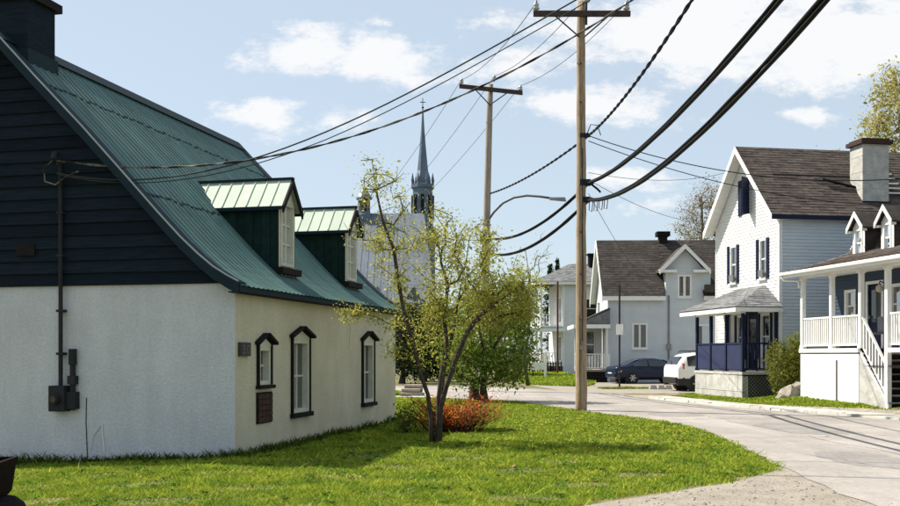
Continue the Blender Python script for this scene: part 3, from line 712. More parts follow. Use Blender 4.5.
# ------------------------------------------------------------------ white house with navy porch
def white_house():
    ang = math.atan2(.172, .985); Z0 = .10
    H = thing('clapboard_house', 'tall white clapboard house with brown shingle roof and small navy front porch', 'house', (11.27, 34.2, Z0), ang)
    L, W = 9.6, 4.95; ze, zp = 6.46, 9.02; ym = W/2
    FG = Fr((0, 0, 0), (0, 1, 0), (-1, 0, 0)); FS = Fr((0, 0, 0), (1, 0, 0), (0, -1, 0))
    # openings, gable side
    up = [(.90, 1.42, 4.20, 5.60), (3.20, 3.74, 4.20, 5.60)]; attic = (2.16, 2.74, 6.66, 7.92)
    lo = [(.62, 1.32, 1.35, 2.95), (2.55, 3.15, 1.35, 2.95)]; door = (1.62, 2.36, .92, 3.0)
    ops = up + [attic] + lo + [door]
    mb = MB(); wall(mb, FG, 0, W, -.6, ze, [o for o in ops if o is not attic], .15)
    # gable triangle with attic opening: strips
    sl = (zp - ze) / ym
    lo_f = lambda w: max(0, (w - ze) / sl) if w > ze else 0.0
    hi_f = lambda w: W - lo_f(w)
    ws = [ze, attic[2], attic[3], zp - .02]
    mb.poly([FG.p(0, ze), FG.p(W, ze), FG.p(hi_f(attic[2]), attic[2]), FG.p(lo_f(attic[2]), attic[2])])
    mb.poly([FG.p(lo_f(attic[2]), attic[2]), FG.p(attic[0], attic[2]), FG.p(attic[0], attic[3]), FG.p(lo_f(attic[3]), attic[3])])
    mb.poly([FG.p(attic[1], attic[2]), FG.p(hi_f(attic[2]), attic[2]), FG.p(hi_f(attic[3]), attic[3]), FG.p(attic[1], attic[3])])
    mb.poly([FG.p(lo_f(attic[3]), attic[3]), FG.p(hi_f(attic[3]), attic[3]), FG.p(ym, zp - .02)])
    mb.poly([(L, 0, -.6), (L, W, -.6), (L, W, ze), (L, ym, zp), (L, 0, ze)]); mb.poly([(0, W, -.6), (L, W, -.6), (L, W, ze), (0, W, ze)])
    mb.build('wall', M['white_siding'], H)
    mb = MB(); wall(mb, FS, 0, L, -.6, ze); mb.build('side_wall', M['white_siding_shaded'], H)
    mb = MB(); laps(mb, FG, .5, zp - .1, .115, lo_f, hi_f, ops, .018); mb.build('clapboards', M['white_siding'], H, kind='stuff')
    mb = MB(); laps(mb, FS, .3, ze, .115, lambda w: 0.0, lambda w: L, (), .018); mb.build('side_clapboards', M['white_siding_shaded'], H, kind='stuff', label='white clapboards on the side wall, their shade coloured in as pale blue-grey')
    mb = MB()
    mb.box(.3, L-.3, .3, W-.3, 0, 2.9); mb.box(.3, L-.3, .3, W-.3, 3.2, 6.2); mb.box(.4, L, ym-1.2, ym+1.2, 6.4, 7.95); mb.build('dark_rooms', M['interior'], H)
    MB().box(-.035, .09, -.035, .09, .2, ze).build('corner_board', M['white_paint'], H); MB().box(-.035, .06, W-.06, W+.035, .2, ze).build('corner_board', M['white_paint'], H)
    # roof
    ov, og = .28, .42
    e0, e1 = -ov, W + ov; zee = ze - sl*ov
    mb = MB()
    for (ya, za, yb, zb) in ((e0, zee, ym, zp), (e1, zee, ym, zp)):
        mb.hexa([(-og, ya, za), (L+.3, ya, za), (L+.3, yb, zb), (-og, yb, zb), (-og, ya, za+.10), (L+.3, ya, za+.10), (L+.3, yb, zb+.10), (-og, yb, zb+.10)])
    roof = mb.build('roof', M['dark_shingle'], H)
    mb = MB(); slope_shingles(mb, (-og-.02, e0-.02, zee+.095), (L+.3, e0-.02, zee+.095), (-og-.02, ym, zp+.105), (L+.3, ym, zp+.105), 26, seed=3)
    slope_shingles(mb, (-og-.02, e1+.02, zee+.095), (L+.3, e1+.02, zee+.095), (-og-.02, ym, zp+.105), (L+.3, ym, zp+.105), 26, seed=4)
    mb.build('shingles', M['brown_shingle'], roof, kind='stuff')
    for (ya, yb) in ((e0, ym), (e1, ym)):
        d = .02
        mb = MB().hexa([(-og-.03, ya, zee-.14), (-og, ya, zee-.14), (-og, yb, zp-.14), (-og-.03, yb, zp-.14), (-og-.03, ya, zee+.11), (-og, ya, zee+.11), (-og, yb, zp+.11), (-og-.03, yb, zp+.11)]); mb.build('bargeboard', M['white_paint'], roof)
        mb = MB().hexa([(-og, ya, zee-.03), (-.03, ya, zee-.03), (-.03, yb, zp-.03), (-og, yb, zp-.03), (-og, ya, zee-.008), (-.03, ya, zee-.008), (-.03, yb, zp-.008), (-og, yb, zp-.008)]); mb.build('soffit', M['white_paint'], roof)
    MB().box(-og, L+.3, e0-.03, e0, zee-.06, zee+.09).build('eave_fascia', M['navy'], roof); MB().box(-og, L, e0, -.03, zee-.04, zee-.02).build('eave_soffit', M['white_paint'], roof)
    # windows
    for o in up:
        f = window(H, FG, *o, 1, 2, .06, 'white_paint', recess=.05, shut=.20, curtain=[(0, 1, .0, .22)])
        MB().fbox(FG, o[0]+.1, o[1]-.1, o[2]+.07, o[2]+.30, -.02, .12).build('fan_unit', M['metal_grey'], f)
    f = window(H, FG, *attic, 2, 1, .05, 'navy', 'glass_dark', recess=.05, sm='navy', sill=False)
    mb = MB().hexa([(-.03, 2.16, 6.62), (-.06, 2.14, 6.62), (-.42, 1.98, 6.62), (-.40, 1.95, 6.62), (-.03, 2.16, 7.94), (-.06, 2.14, 7.94), (-.42, 1.98, 7.94), (-.40, 1.95, 7.94)]); mb.build('shutter', M['navy'], f)
    MB().fbox(FG, 2.76, 3.02, 6.64, 7.94, .026, .05).build('shutter', M['navy'], f)
    for o in lo:
        f = window(H, FG, *o, 1, 2, .07, 'white_paint', 'glass_dark', recess=.05, shut=.17, curtain=[(0, 1, .45, 1)] if o is lo[0] else None)
        MB().fbox(FG, o[0]+.12, o[1]-.12, o[2]+.05, o[2]+.50, -.02, .16).build('fan_unit', M['white_paint'], f)
    d = MB().fbox(FG, *door, -.08, -.04).build('door', M['navy'], H)
    MB().fbox(FG, door[0]-.08, door[0], .92, 3.08, -.06, .03).fbox(FG, door[1], door[1]+.08, .92, 3.08, -.06, .03).fbox(FG, door[0], door[1], 3.0, 3.08, -.06, .03).build('door_frame', M['navy'], d)
    MB().fbox(FG, door[0]+.14, door[1]-.14, 1.9, 2.8, -.04, -.03).build('door_pane', M['car_glass'], d)
    MB().fbox(FG, door[0]+.06, door[0]+.10, 1.9, 1.98, -.04, .02).build('handle', M['metal_grey'], d)
    MB().tube([(-.02, 2.46, 2.2), (-.1, 2.46, 2.25), (-.1, 2.46, 2.4)], .04, 6).build('wall_lamp', M['metal_dark'], H)
    # chimney on the roof slope facing us (a part: it is mortared to the house)
    cx0, cx1, cy0, cy1 = 3.30, 4.32, .30, 1.1
    zc = 8.92
    c = MB().box(cx0, cx1, cy0, cy1, 6.6, zc).build('chimney', M['block'], H, bevel=.02)
    for i, z in enumerate((7.35, 7.95, 8.5)): MB().box(cx0-.006, cx1+.006, cy0-.006, cy1+.006, z, z+.018).build('mortar_joint', M['concrete'], c)
    MB().box(cx0-.10, cx1+.10, cy0-.10, cy1+.10, zc, zc+.14).box(cx0-.02, cx1+.02, cy0-.02, cy1+.02, zc+.14, zc+.2).build('chimney_cap', M['brown_panel'], c)
    MB().box(cx0-.04, cx1+.04, cy0-.05, cy1, 6.72, 6.90).build('flashing', M['dark_wood'], c)
    MB().tube([(2.15, .95, 7.75), (3.32, .75, 7.45)], .05, 6).build('brace', M['dark_wood'], c)
    # white roof ladder right of the chimney
    lad = None
    for i in range(7):
        y = .55 + i*.20; z = zee + sl*(y+ov) + .2
        o = MB().box(4.45, 5.1, y-.035, y+.035, z, z+.05).build('roof_ladder_rung', M['white_paint'], roof)
    # ---- porch
    pd, pw, zd = 1.36, 3.86, .92
    PF = Fr((-pd, 0, 0), (0, 1, 0), (-1, 0, 0)); PS = Fr((-pd, 0, 0), (1, 0, 0), (0, -1, 0))
    dk = MB().box(-pd-.03, -.03, -.03, pw+.03, zd-.09, zd).build('porch_deck', M['concrete'], H)
    # block foundation on the street side, each block a piece
    nb, rows = 6, 2
    for r_ in range(rows):
        for i in range(nb):
            off = 0 if r_ == 0 else .3
            a = max(0, i*pw/nb - (off if i else 0)); b = pw if i == nb-1 else (i+1)*pw/nb - off
            h0, h1 = -.35 + r_*.60, -.35 + (r_+1)*.60 - .012
            dd = rnd.uniform(0, .02)
            MB().fbox(PF, a+.006, b-.006, h0, h1, -.16, dd).build('foundation_block', M['block'], dk)
    MB().fbox(PF, .0, pw, -.3, .80, -.2, -.165).build('foundation_core', M['concrete'], dk)
    # lattice on the side towards the camera
    MB().fbox(PS, .02, pd-.02, -.3, .83, -.12, -.10).build('crawl_space', M['interior'], dk)
    mb = MB(); 
    for sg in (1, -1):
        for k in range(-8, 18):
            u = k*.13; h0, h1 = .02, .80
            pts = [(u, h0), (u+sg*(h1-h0), h1)]
            # clip to 0..pd
            (ua, wa), (ub, wb) = pts; ts = [0, 1]
            dx = ub-ua
            t0 = max(0, min((0.02-ua)/dx, (pd-.02-ua)/dx)); t1 = min(1, max((0.02-ua)/dx, (pd-.02-ua)/dx))
            if t1 <= t0: continue
            A = (ua+dx*t0, wa+(wb-wa)*t0); B = (ua+dx*t1, wa+(wb-wa)*t1)
            q = .018
            mb.fprism(PS, [(A[0]-q, A[1]), (A[0]+q, A[1]), (B[0]+q, B[1]), (B[0]-q, B[1])], -.03 + .012*(sg > 0), -.018 + .012*(sg > 0))
    mb.build('lattice', M['metal_grey'], dk)
    MB().fbox(PS, 0, pd, .78, .84, -.03, .02).build('lattice_rail', M['navy'], dk)
    zt = 3.06
    ps = [0.06, 1.32, 2.58, 3.80]
    for y in ps: post(H, -pd+.05, y, zd, zt, .10, M['navy'])
    post(H, -.10, .06, zd, zt, .10, M['navy']); post(H, -.10, 3.80, zd, zt, .10, M['navy'])
    for a, b in zip(ps, ps[1:]): baluster_rail(H, (-pd+.05, a+.05, zd), (-pd+.05, b-.05, zd), .98, M['navy'], panel=M['navy_panel'], low=.06, name='porch_screen')
    baluster_rail(H, (-pd+.10, .06, zd), (-.15, .06, zd), .98, M['navy'], step=.14, t=.024)
    baluster_rail(H, (-pd+.10, 3.80, zd), (-.15, 3.80, zd), .98, M['navy'], step=.14, t=.024)
    # hipped porch roof
    x0, x1, y0, y1 = -pd-.42, -.03, -.32, pw+.55; zb, zr_ = 3.12, 3.95
    A, B, C, D_ = (x0, y0, zb), (x0, y1, zb), (x1, y1, zb), (x1, y0, zb); E, F = (x1, y0+1.35, zr_), (x1, y1-1.5, zr_)
    mb = MB(); mb.poly([A, B, F, E]); mb.poly([A, E, D_]); mb.poly([B, C, F]); mb.poly([A, D_, C, B])
    pr = mb.build('porch_roof', M['dark_shingle'], H)
    mb = MB(); up_ = Vector((0, 0, .012)); V = lambda p: Vector(p) + up_
    slope_shingles(mb, V(A), V(B), V(E), V(F), 11, seed=7, lift=.012)
    slope_shingles(mb, V(A), V(D_), V(E), V((x1, y0+1.3, zr_)), 11, seed=8, lift=.012)
    mb.build('porch_shingles', M['grey_shingle'], pr, kind='stuff')
    MB().box(x0+.02, x0+.05, y0+.02, y1-.02, zb-.16, zb-.004).box(x0+.05, x1, y0+.02, y0+.05, zb-.16, zb-.004).build('porch_fascia', M['white_paint'], pr)
    MB().box(-pd-.02, -pd+.12, 0, pw-.02, zt-.14, zt+.0).build('porch_beam', M['white_paint'], pr)
    MB().box(x0+.05, x1, y0+.05, y1-.05, zb-.03, zb-.006).build('porch_ceiling', M['white_paint'], pr)
white_house()

# ------------------------------------------------------------------ dark blue house with white raised porch
def blue_house():
    ang = math.atan2(.172, .985); Z0 = .27
    H = thing('blue_house', 'dark blue house with raised white railed porch and two small white dormers', 'house', (10.9, 31.0, Z0), ang)
    yn, yf = -8.5, .35; xw = 1.30; xb = 7.2; zd = 1.52; ze = 3.5
    FW = Fr((xw, 0, 0), (0, -1, 0), (-1, 0, 0))      # u runs towards the camera
    w1, dr, w2 = (.27, .87, 2.33, 3.33), (1.49, 2.19, zd, 3.42), (2.57, 3.50, 2.2, 3.36)
    mb = MB(); wall(mb, FW, -yf, -yn, -.4, ze+.6, [w1, dr, w2], .14)
    mb.poly([(xw, yf, -.4), (xb, yf, -.4), (xb, yf, 4.1), (xw, yf, 4.1)]); mb.poly([(xw, yn, -.4), (xb, yn, -.4), (xb, yn, 4.1), (xw, yn, 4.1)]); mb.poly([(xb, yn, -.4), (xb, yf, -.4), (xb, yf, 4.1), (xb, yn, 4.1)])
    mb.build('wall', M['blue_siding'], H)
    FE = Fr((xw, yf, 0), (1, 0, 0), (0, 1, 0))
    mb = MB(); laps(mb, FW, 1.55, ze+.4, .11, lambda w: -yf, lambda w: -yn, [w1, dr, w2], .014); laps(mb, FE, .2, ze+.5, .11, lambda w: 0., lambda w: xb-xw, (), .014); mb.build('clapboards', M['blue_siding'], H, kind='stuff')
    MB().box(xw+.4, xb-.2, yn+.3, yf-.2, .2, 4.3).build('dark_rooms', M['interior'], H)
    MB().box(xw-.03, xw+.05, yf-.06, yf+.03, .2, ze+.3).build('corner_board', M['blue_siding'], H)
    window(H, FW, *w1, 1, 2, .09, 'white_paint', 'glass_dark', curtain=[(0, 1, .5, 1)]); window(H, FW, *w2, 1, 2, .09, 'white_paint', 'glass_dark', curtain=[(0, .3, 0, 1), (.7, 1, 0, 1)])
    d = MB().fbox(FW, dr[0], dr[1], dr[2], dr[3], -.09, -.05).build('door', M['navy'], H)
    MB().fbox(FW, dr[0]-.09, dr[0], zd, dr[3]+.09, -.05, .03).fbox(FW, dr[1], dr[1]+.09, zd, dr[3]+.09, -.05, .03).fbox(FW, dr[0], dr[1], dr[3], dr[3]+.09, -.05, .03).build('door_frame', M['white_paint'], d)
    MB().fbox(FW, dr[0]+.12, dr[1]-.12, 2.3, 3.25, -.05, -.04).build('door_pane', M['car_glass'], d)
    MB().fbox(FW, dr[0]+.05, dr[0]+.09, 2.4, 2.5, -.05, .02).build('handle', M['metal_grey'], d)
    l = MB().tube([(xw-.02, -2.36, 3.4), (xw-.18, -2.36, 3.46), (xw-.2, -2.36, 3.36)], .02, 6).build('porch_lamp', M['metal_dark'], H)
    MB().lathe((xw-.2, -2.36, 3.14), [(.03, 0), (.09, .05), (.10, .15), (.04, .22), (.02, .24)], 10).build('lamp_globe', M['lamp_glass'], l, smooth=True)
    # porch deck, skirt
    dk = MB().box(-.06, xw-.03, -3.13, .06, zd-.12, zd).build('porch_deck', M['white_paint'], H)
    MB().box(-.05, xw-.03, -8.3, -4.5, zd-.12, zd).build('porch_deck', M['white_paint'], H)
    MB().box(.0, xw-.03, -4.5, -3.13, zd-.5, zd-.48).build('under_deck', M['interior'], dk)
    for i in range(3):
        a, b = i*3.13/3, (i+1)*3.13/3
        MB().box(-.03, 0, -b+.006, -a-.006, -.35, zd-.16).build('skirt_panel', M['white_paint'], dk)
    MB().box(-.02, xw-.04, .0, .03, -.35, zd-.14).build('skirt_panel', M['white_paint'], dk)
    MB().box(-.045, -.03, -2.05, -1.99, .0, 1.18).build('skirt_batten', M['arm_wood'], dk)
    MB().box(.02, xw, -3.13, -3.10, -.35, zd-.14).build('skirt_panel', M['white_paint'], dk)
    # triangle under the stair
    MB().prism([(-.02, -3.14, -.3), (-.02, -4.32, -.3), (-.02, -4.32, .12), (-.02, -3.14, zd-.2)], [(.0, -3.14, -.3), (.0, -4.32, -.3), (.0, -4.32, .12), (.0, -3.14, zd-.2)]).build('stair_skirt', M['block'], H)
    ns = 8
    for i in range(ns):
        y = -3.13 - (i+.5)*1.30/ns; z = zd - (i+1)*zd/(ns+.0)
        MB().box(.02, 1.18, y-.11, y+.10, z+.02, z+.06).build('stair_tread', M['pole_wood_grey'], H)
        MB().box(.02, 1.18, y+.08, y+.10, z+.06, z+.19).build('stair_riser', M['dark_wood'], H)
    for x in (.0, 1.2): MB().prism([(x, -3.13, zd-.05), (x, -4.45, .0), (x, -4.45, -.2), (x, -3.13, zd-.32)], [(x+.04, -3.13, zd-.05), (x+.04, -4.45, .0), (x+.04, -4.45, -.2), (x+.04, -3.13, zd-.32)]).build('stringer', M['white_paint'], H)
    zt = 3.72
    for y in (.0, -1.64, -3.13): post(H, .05, y, zd, zt, .12, M['white_paint'])
    post(H, .05, -4.36, -.2, zt, .13, M['white_paint']); post(H, .05, -6.3, zd, zt, .12, M['white_paint']); post(H, .05, -8.2, zd, zt, .12, M['white_paint'])
    for a, b in ((-.06, -1.58), (-1.70, -3.07)): baluster_rail(H, (.05, a, zd), (.05, b, zd), .92, M['white_paint'], step=.105, t=.02)
    baluster_rail(H, (.11, 0, zd), (xw-.06, 0, zd), .92, M['white_paint'], step=.105, t=.02)
    baluster_rail(H, (.05, -4.5, zd), (.05, -6.2, zd), .92, M['white_paint'], step=.105, t=.02)
    for x in (.05, 1.2):
        a, b = Vector((x, -3.19, zd-.06)), Vector((x, -4.30, .12))
        o = MB().hexa([a+Vector((-.035,0,.90)), b+Vector((-.035,0,.90)), b+Vector((.035,0,.90)), a+Vector((.035,0,.90)), a+Vector((-.035,0,.96)), b+Vector((-.035,0,.96)), b+Vector((.035,0,.96)), a+Vector((.035,0,.96))]).build('stair_rail', M['white_paint'], H)
        MB().hexa([a+Vector((-.025,0,.10)), b+Vector((-.025,0,.10)), b+Vector((.025,0,.10)), a+Vector((.025,0,.10)), a+Vector((-.025,0,.16)), b+Vector((-.025,0,.16)), b+Vector((.025,0,.16)), a+Vector((.025,0,.16))]).build('bottom_rail', M['white_paint'], o)
        for i in range(8):
            p = a.lerp(b, (i+.5)/8); MB().box(p.x-.02, p.x+.02, p.y-.02, p.y+.02, p.z+.15, p.z+.91).build('baluster', M['white_paint'], o)
    ch = MB().box(.5, .95, -2.95, -2.55, zd+.40, zd+.45).box(.92, .97, -2.95, -2.55, zd+.45, zd+.9).build('porch_chair', M['metal_grey'], H)
    # porch roof sweeping into a steep main roof
    y0, y1 = yn - .3, .52
    prof = [(-.40, 3.90), (.3, 4.06), (1.1, 4.28), (1.9, 4.55), (2.05, 4.80), (2.5, 5.75), (3.2, 5.95), (4.4, 6.08), (5.6, 6.0), (6.4, 5.8), (7.4, 4.6)]
    mb = MB()
    for (xa, za), (xc, zc) in zip(prof, prof[1:]):
        mb.hexa([(xa, y0, za-.1), (xc, y0, zc-.1), (xc, y1, zc-.1), (xa, y1, za-.1), (xa, y0, za), (xc, y0, zc), (xc, y1, zc), (xa, y1, za)])
    roof = mb.build('roof', M['dark_shingle'], H)
    mb = MB(); s = 0
    for (xa, za), (xc, zc) in zip(prof[:9], prof[1:10]):
        s += 1; n = max(1, int(math.hypot(xc-xa, zc-za)/.17)); slope_shingles(mb, (xa, y1+.02, za+.006), (xa, y0, za+.006), (xc, y1+.02, zc+.006), (xc, y0, zc+.006), n, seed=20+s)
    mb.build('shingles', M['brown_shingle'], roof, kind='stuff')
    MB().box(-.43, -.40, y0, y1, 3.72, 3.9).build('eave_fascia', M['white_paint'], roof)
    MB().box(-.40, xw, y0+.02, y1-.03, 3.80, 3.82).build('porch_ceiling', M['white_paint'], roof)
    MB().box(-.02, .12, yn, .06, 3.70, 3.79).build('porch_beam', M['white_paint'], roof)
    mb = MB()
    for (xa, za), (xc, zc) in zip(prof[:4], prof[1:5]): mb.hexa([(xa, y1, za-.14), (xc, y1, zc-.14), (xc, y1+.025, zc-.14), (xa, y1+.025, za-.14), (xa, y1, za+.02), (xc, y1, zc+.02), (xc, y1+.025, zc+.02), (xa, y1+.025, za+.02)])
    mb.build('rake_board', M['white_paint'], roof)
    # gable end under the roof
    MB().poly([(xw, yf+.01, 3.9)] + [(x, yf+.01, z-.1) for x, z in prof if x > xw] + [(xb, yf+.01, 3.9)]).build('gable_wall', M['blue_siding'], H)
    # gutter and downpipe
    gt = MB().tube([(-.47, y0, 3.82), (-.47, y1, 3.85)], .05, 6).build('gutter', M['white_paint'], roof)
    MB().tube([(-.47, y1-.1, 3.82), (-.40, y1-.15, 3.66), (-.05, .1, 3.62), (-.04, .1, 3.4)], .035, 6).build('downpipe', M['white_paint'], gt)
    # two dormers
    for (a, b) in ((.10, .90), (1.58, 2.36)):
        xf = 1.62; FD = Fr((xf, 0, 0), (0, -1, 0), (-1, 0, 0)); zb_, zt_, za = 4.26, 5.26, 5.68; um = (a+b)/2
        mb = MB(); wall(mb, FD, a+.08, b-.08, zb_-.1, zt_, [(a+.2, b-.2, zb_+.1, zt_-.06)], .08); mb.fprism(FD, [(a+.08, zt_), (b-.08, zt_), (um, za-.1)], -.03, 0)
        D = mb.build('dormer', M['white_paint'], H)
        window(D, FD, a+.2, b-.2, zb_+.1, zt_-.06, 1, 2, .05, 'white_paint', 'glass', recess=.04, flat=True, curtain=[(0, 1, 0, 1)])
        for u in (a+.08, b-.08): MB().hexa([(xf+.01, -u-.01, 4.3), (2.6, -u-.01, 4.3), (2.6, -u+.01, 4.3), (xf+.01, -u+.01, 4.3), (xf+.01, -u-.01, zt_), (2.6, -u-.01, zt_), (2.6, -u+.01, zt_), (xf+.01, -u+.01, zt_)]).build('dormer_cheek', M['dark_shingle'], D)
        for u, sg in ((a-.04, 1), (b+.04, -1)):
            zz = zt_ - .08
            MB().hexa([(xf-.14, -u, zz), (3.0, -u, zz), (3.0, -um, za), (xf-.14, -um, za), (xf-.14, -u, zz+.05), (3.0, -u, zz+.05), (3.0, -um, za+.05), (xf-.14, -um, za+.05)]).build('dormer_roof', M['dark_shingle'], D)
            MB().hexa([(xf-.17, -u, zz-.09), (xf-.142, -u, zz-.09), (xf-.142, -um, za-.09), (xf-.17, -um, za-.09), (xf-.17, -u, zz+.07), (xf-.142, -u, zz+.07), (xf-.142, -um, za+.07), (xf-.17, -um, za+.07)]).build('bargeboard', M['white_paint'], D)
            MB().box(xf-.12, xf-.002, *sorted((-u, -u-sg*.14)), zz-.07, zz-.005).build('cornice_return', M['white_paint'], D)
blue_house()

# ------------------------------------------------------------------ grey house beyond the parking
def grey_house():
    H = thing('grey_house', 'blue-grey house with dark shingle roof and central gabled wall dormer behind the parked cars', 'house', (9.32, 59.0, 0), R(-2))
    L, W, ze, zp = 11.0, 6.2, 5.30, 8.62; ym = W/2; sl = (zp-ze)/ym
    F = Fr((0, 0, 0), (1, 0, 0), (0, -1, 0)); FL = Fr((0, 0, 0), (0, 1, 0), (-1, 0, 0))
    lw = (1.42, 2.32, 1.95, 3.48); dw = (4.08, 4.90, 4.98, 6.32); rw = (5.2, 6.0, 1.95, 3.4)
    d0, d1 = 3.38, 5.50; zde, zdp = 6.75, 7.95; dm = (d0+d1)/2
    mb = MB(); wall(mb, F, 0, d0, -.5, ze, [lw], .14); wall(mb, F, d0, d1, -.5, zde, [dw, rw], .14); wall(mb, F, d1, L, -.5, ze, [], .14)
    mb.poly([F.p(d0, zde), F.p(d1, zde), F.p(dm, zdp-.05)])
    mb.poly([(0, 0, -.5), (0, W, -.5), (0, W, ze), (0, ym, zp), (0, 0, ze)]); mb.poly([(L, 0, -.5), (L, W, -.5), (L, W, ze), (L, ym, zp), (L, 0, ze)]); mb.poly([(0, W, -.5), (L, W, -.5), (L, W, ze), (0, W, ze)])
    for x in (d0, d1): mb.poly([(x, 0, ze-.2), (x, 2.2, ze-.2), (x, 2.2, zde), (x, 0, zde)])
    mb.build('wall', M['grey_siding'], H)
    mb = MB(); laps(mb, F, .3, zde, .16, lambda w: 0. if w < ze-.1 else d0, lambda w: L if w < ze-.1 else d1, [lw, dw, rw], .012); laps(mb, FL, .3, ze, .16, lambda w: 0., lambda w: W, (), .012); mb.build('clapboards', M['grey_siding'], H, kind='stuff')
    MB().box(.3, L-.3, .4, W-.3, 0, 5).box(d0+.2, d1-.2, .4, 2, 5, 6.6).build('dark_rooms', M['interior'], H)
    window(H, F, *lw, 2, 1, .10, 'white_paint', 'glass_dark', curtain=[(.04, .40, .0, 1), (.58, .96, 0, 1)], mw=.06); window(H, F, *dw, 2, 1, .10, 'white_paint', 'glass', curtain=[(0, .2, 0, 1), (.8, 1, 0, 1)], mw=.07); window(H, F, *rw, 2, 1, .10, 'white_paint', 'glass_dark', mw=.06)
    e0, e1 = -.32, W+.32; zee = ze - sl*.32
    mb = MB()
    def slab(x0, x1, ya, za, yb, zb, t=.1): mb.hexa([(x0, ya, za), (x1, ya, za), (x1, yb, zb), (x0, yb, zb), (x0, ya, za+t), (x1, ya, za+t), (x1, yb, zb+t), (x0, yb, zb+t)])
    tcut = (zde - ze)/sl
    slab(-.35, d0-.05, e0, zee, ym, zp); slab(d0-.05, d1+.05, tcut-.4, ze+sl*(tcut-.4), ym, zp); slab(d1+.05, L+.3, e0, zee, ym, zp); slab(-.35, L+.3, e1, zee, ym, zp)
    roof = mb.build('roof', M['dark_shingle'], H)
    mb = MB(); slope_shingles(mb, (-.37, e0-.02, zee+.1), (d0-.05, e0-.02, zee+.1), (-.37, ym, zp+.1), (d0-.05, ym, zp+.1), 24, seed=31, lift=.012)
    slope_shingles(mb, (d1+.05, e0-.02, zee+.1), (L+.3, e0-.02, zee+.1), (d1+.05, ym, zp+.1), (L+.3, ym, zp+.1), 24, seed=32, lift=.012)
    slope_shingles(mb, (d0-.05, tcut-.4, ze+sl*(tcut-.4)+.1), (d1+.05, tcut-.4, ze+sl*(tcut-.4)+.1), (d0-.05, ym, zp+.1), (d1+.05, ym, zp+.1), 11, seed=33, lift=.02)
    mb.build('shingles', M['umber_shingle'], roof, kind='stuff')
    for ya, yb in ((e0, ym), (e1, ym)):
        MB().hexa([(-.40, ya, zee-.26), (-.352, ya, zee-.26), (-.352, yb, zp-.22), (-.40, yb, zp-.22), (-.40, ya, zee+.12), (-.352, ya, zee+.12), (-.352, yb, zp+.12), (-.40, yb, zp+.12)]).build('bargeboard', M['white_paint'], roof)
        MB().hexa([(-.352, ya, zee-.03), (-.02, ya, zee-.03), (-.02, yb, zp-.03), (-.352, yb, zp-.03), (-.352, ya, zee-.01), (-.02, ya, zee-.01), (-.02, yb, zp-.01), (-.352, yb, zp-.01)]).build('soffit', M['white_paint'], roof)
    for a, b in ((-.37, d0-.05), (d1+.05, L+.3)):
        MB().box(a, b, e0-.05, e0-.022, zee-.16, zee+.09).build('eave_fascia', M['white_paint'], roof); MB().box(a, b, e0-.02, -.02, zee-.07, zee-.03).build('eave_soffit', M['white_paint'], roof)
    # dormer roof
    for sg in (-1, 1):
        ue = dm + sg*(dm-d0+.42); zl = zde - .30
        mb = MB().hexa([(ue, -.45, zl), (dm, -.45, zdp), (dm, 3.2, zdp), (ue, 3.2, zl), (ue, -.45, zl+.1), (dm, -.45, zdp+.1), (dm, 3.2, zdp+.1), (ue, 3.2, zl+.1)]); mb.build('dormer_roof', M['dark_shingle'], roof)
        mb = MB().hexa([(ue, -.50, zl-.14), (dm, -.50, zdp-.14), (dm, -.452, zdp-.14), (ue, -.452, zl-.14), (ue, -.50, zl+.13), (dm, -.50, zdp+.13), (dm, -.452, zdp+.13), (ue, -.452, zl+.13)]); mb.build('dormer_bargeboard', M['white_paint'], roof)
        a, b = sorted((ue, ue - sg*1.0)); MB().box(a, b, -.44, -.02, zl-.02, zl+.14).build('cornice_return', M['white_paint'], roof)
    MB().box(d1+.06, d1+1.6, -.7, -.34, ze-.05, ze+.4).build('shed_roof', M['dark_shingle'], roof)
    c = MB().box(3.5, 4.0, ym-.25, ym+.25, zp-.2, zp+.32).build('chimney', M['dark_wood'], H); MB().box(3.35, 4.15, ym-.4, ym+.4, zp+.32, zp+.6).build('chimney_cap', M['iron_black'], c)
    MB().tube([(3.55, -.06, ze-.2), (3.55, -.06, .1)], .05, 6).build('downpipe', M['metal_grey'], H)
    MB().box(3.42, 3.68, -.16, -.02, 1.9, 2.25).build('meter_box', M['metal_grey'], H)
    # porch on the left end
    x0, x1, y0, y1 = -1.75, -.05, -.9, 2.6; zd = .75
    dk = MB().box(x0, x1, y0, y1, zd-.12, zd).build('porch_deck', M['pole_wood_grey'], H)
    MB().box(x0+.1, x1, y0+.1, y1-.1, -.2, zd-.14).build('crawl_space', M['interior'], dk)
    mb = MB()
    for i in range(10): mb.box(x0+.02+i*.17, x0+.06+i*.17, y0-.012, y0+.005, .0, zd-.12)
    for j in range(4): mb.box(x0, x1, y0-.03, y0-.014, .06+j*.17, .10+j*.17)
    mb.build('lattice', M['dark_wood'], dk)
    for x, y in ((x0+.08, y0+.08), (x1-.12, y0+.08), (x0+.08, y1-.1)): post(H, x, y, zd, 3.35, .13, M['white_paint'])
    MB().box(x1-.1, x1+.06, y0-.02, y0+.12, -.1, 1.65).build('newel_post', M['white_paint'], H)
    baluster_rail(H, (x0+.15, y0+.08, zd), (x1-.2, y0+.08, zd), .9, M['white_paint'], step=.16, t=.022); baluster_rail(H, (x0+.08, y0+.15, zd), (x0+.08, y1-.2, zd), .9, M['white_paint'], step=.16, t=.022)
    mb = MB().prism([(x0-.35, y0-.35, 3.35), (x1+.02, y0-.35, 3.35), (x1+.02, y0-.35, 4.35)], [(x0-.35, y1+.3, 3.35), (x1+.02, y1+.3, 3.35), (x1+.02, y1+.3, 4.35)]); pr = mb.build('porch_roof', M['dark_shingle'], H)
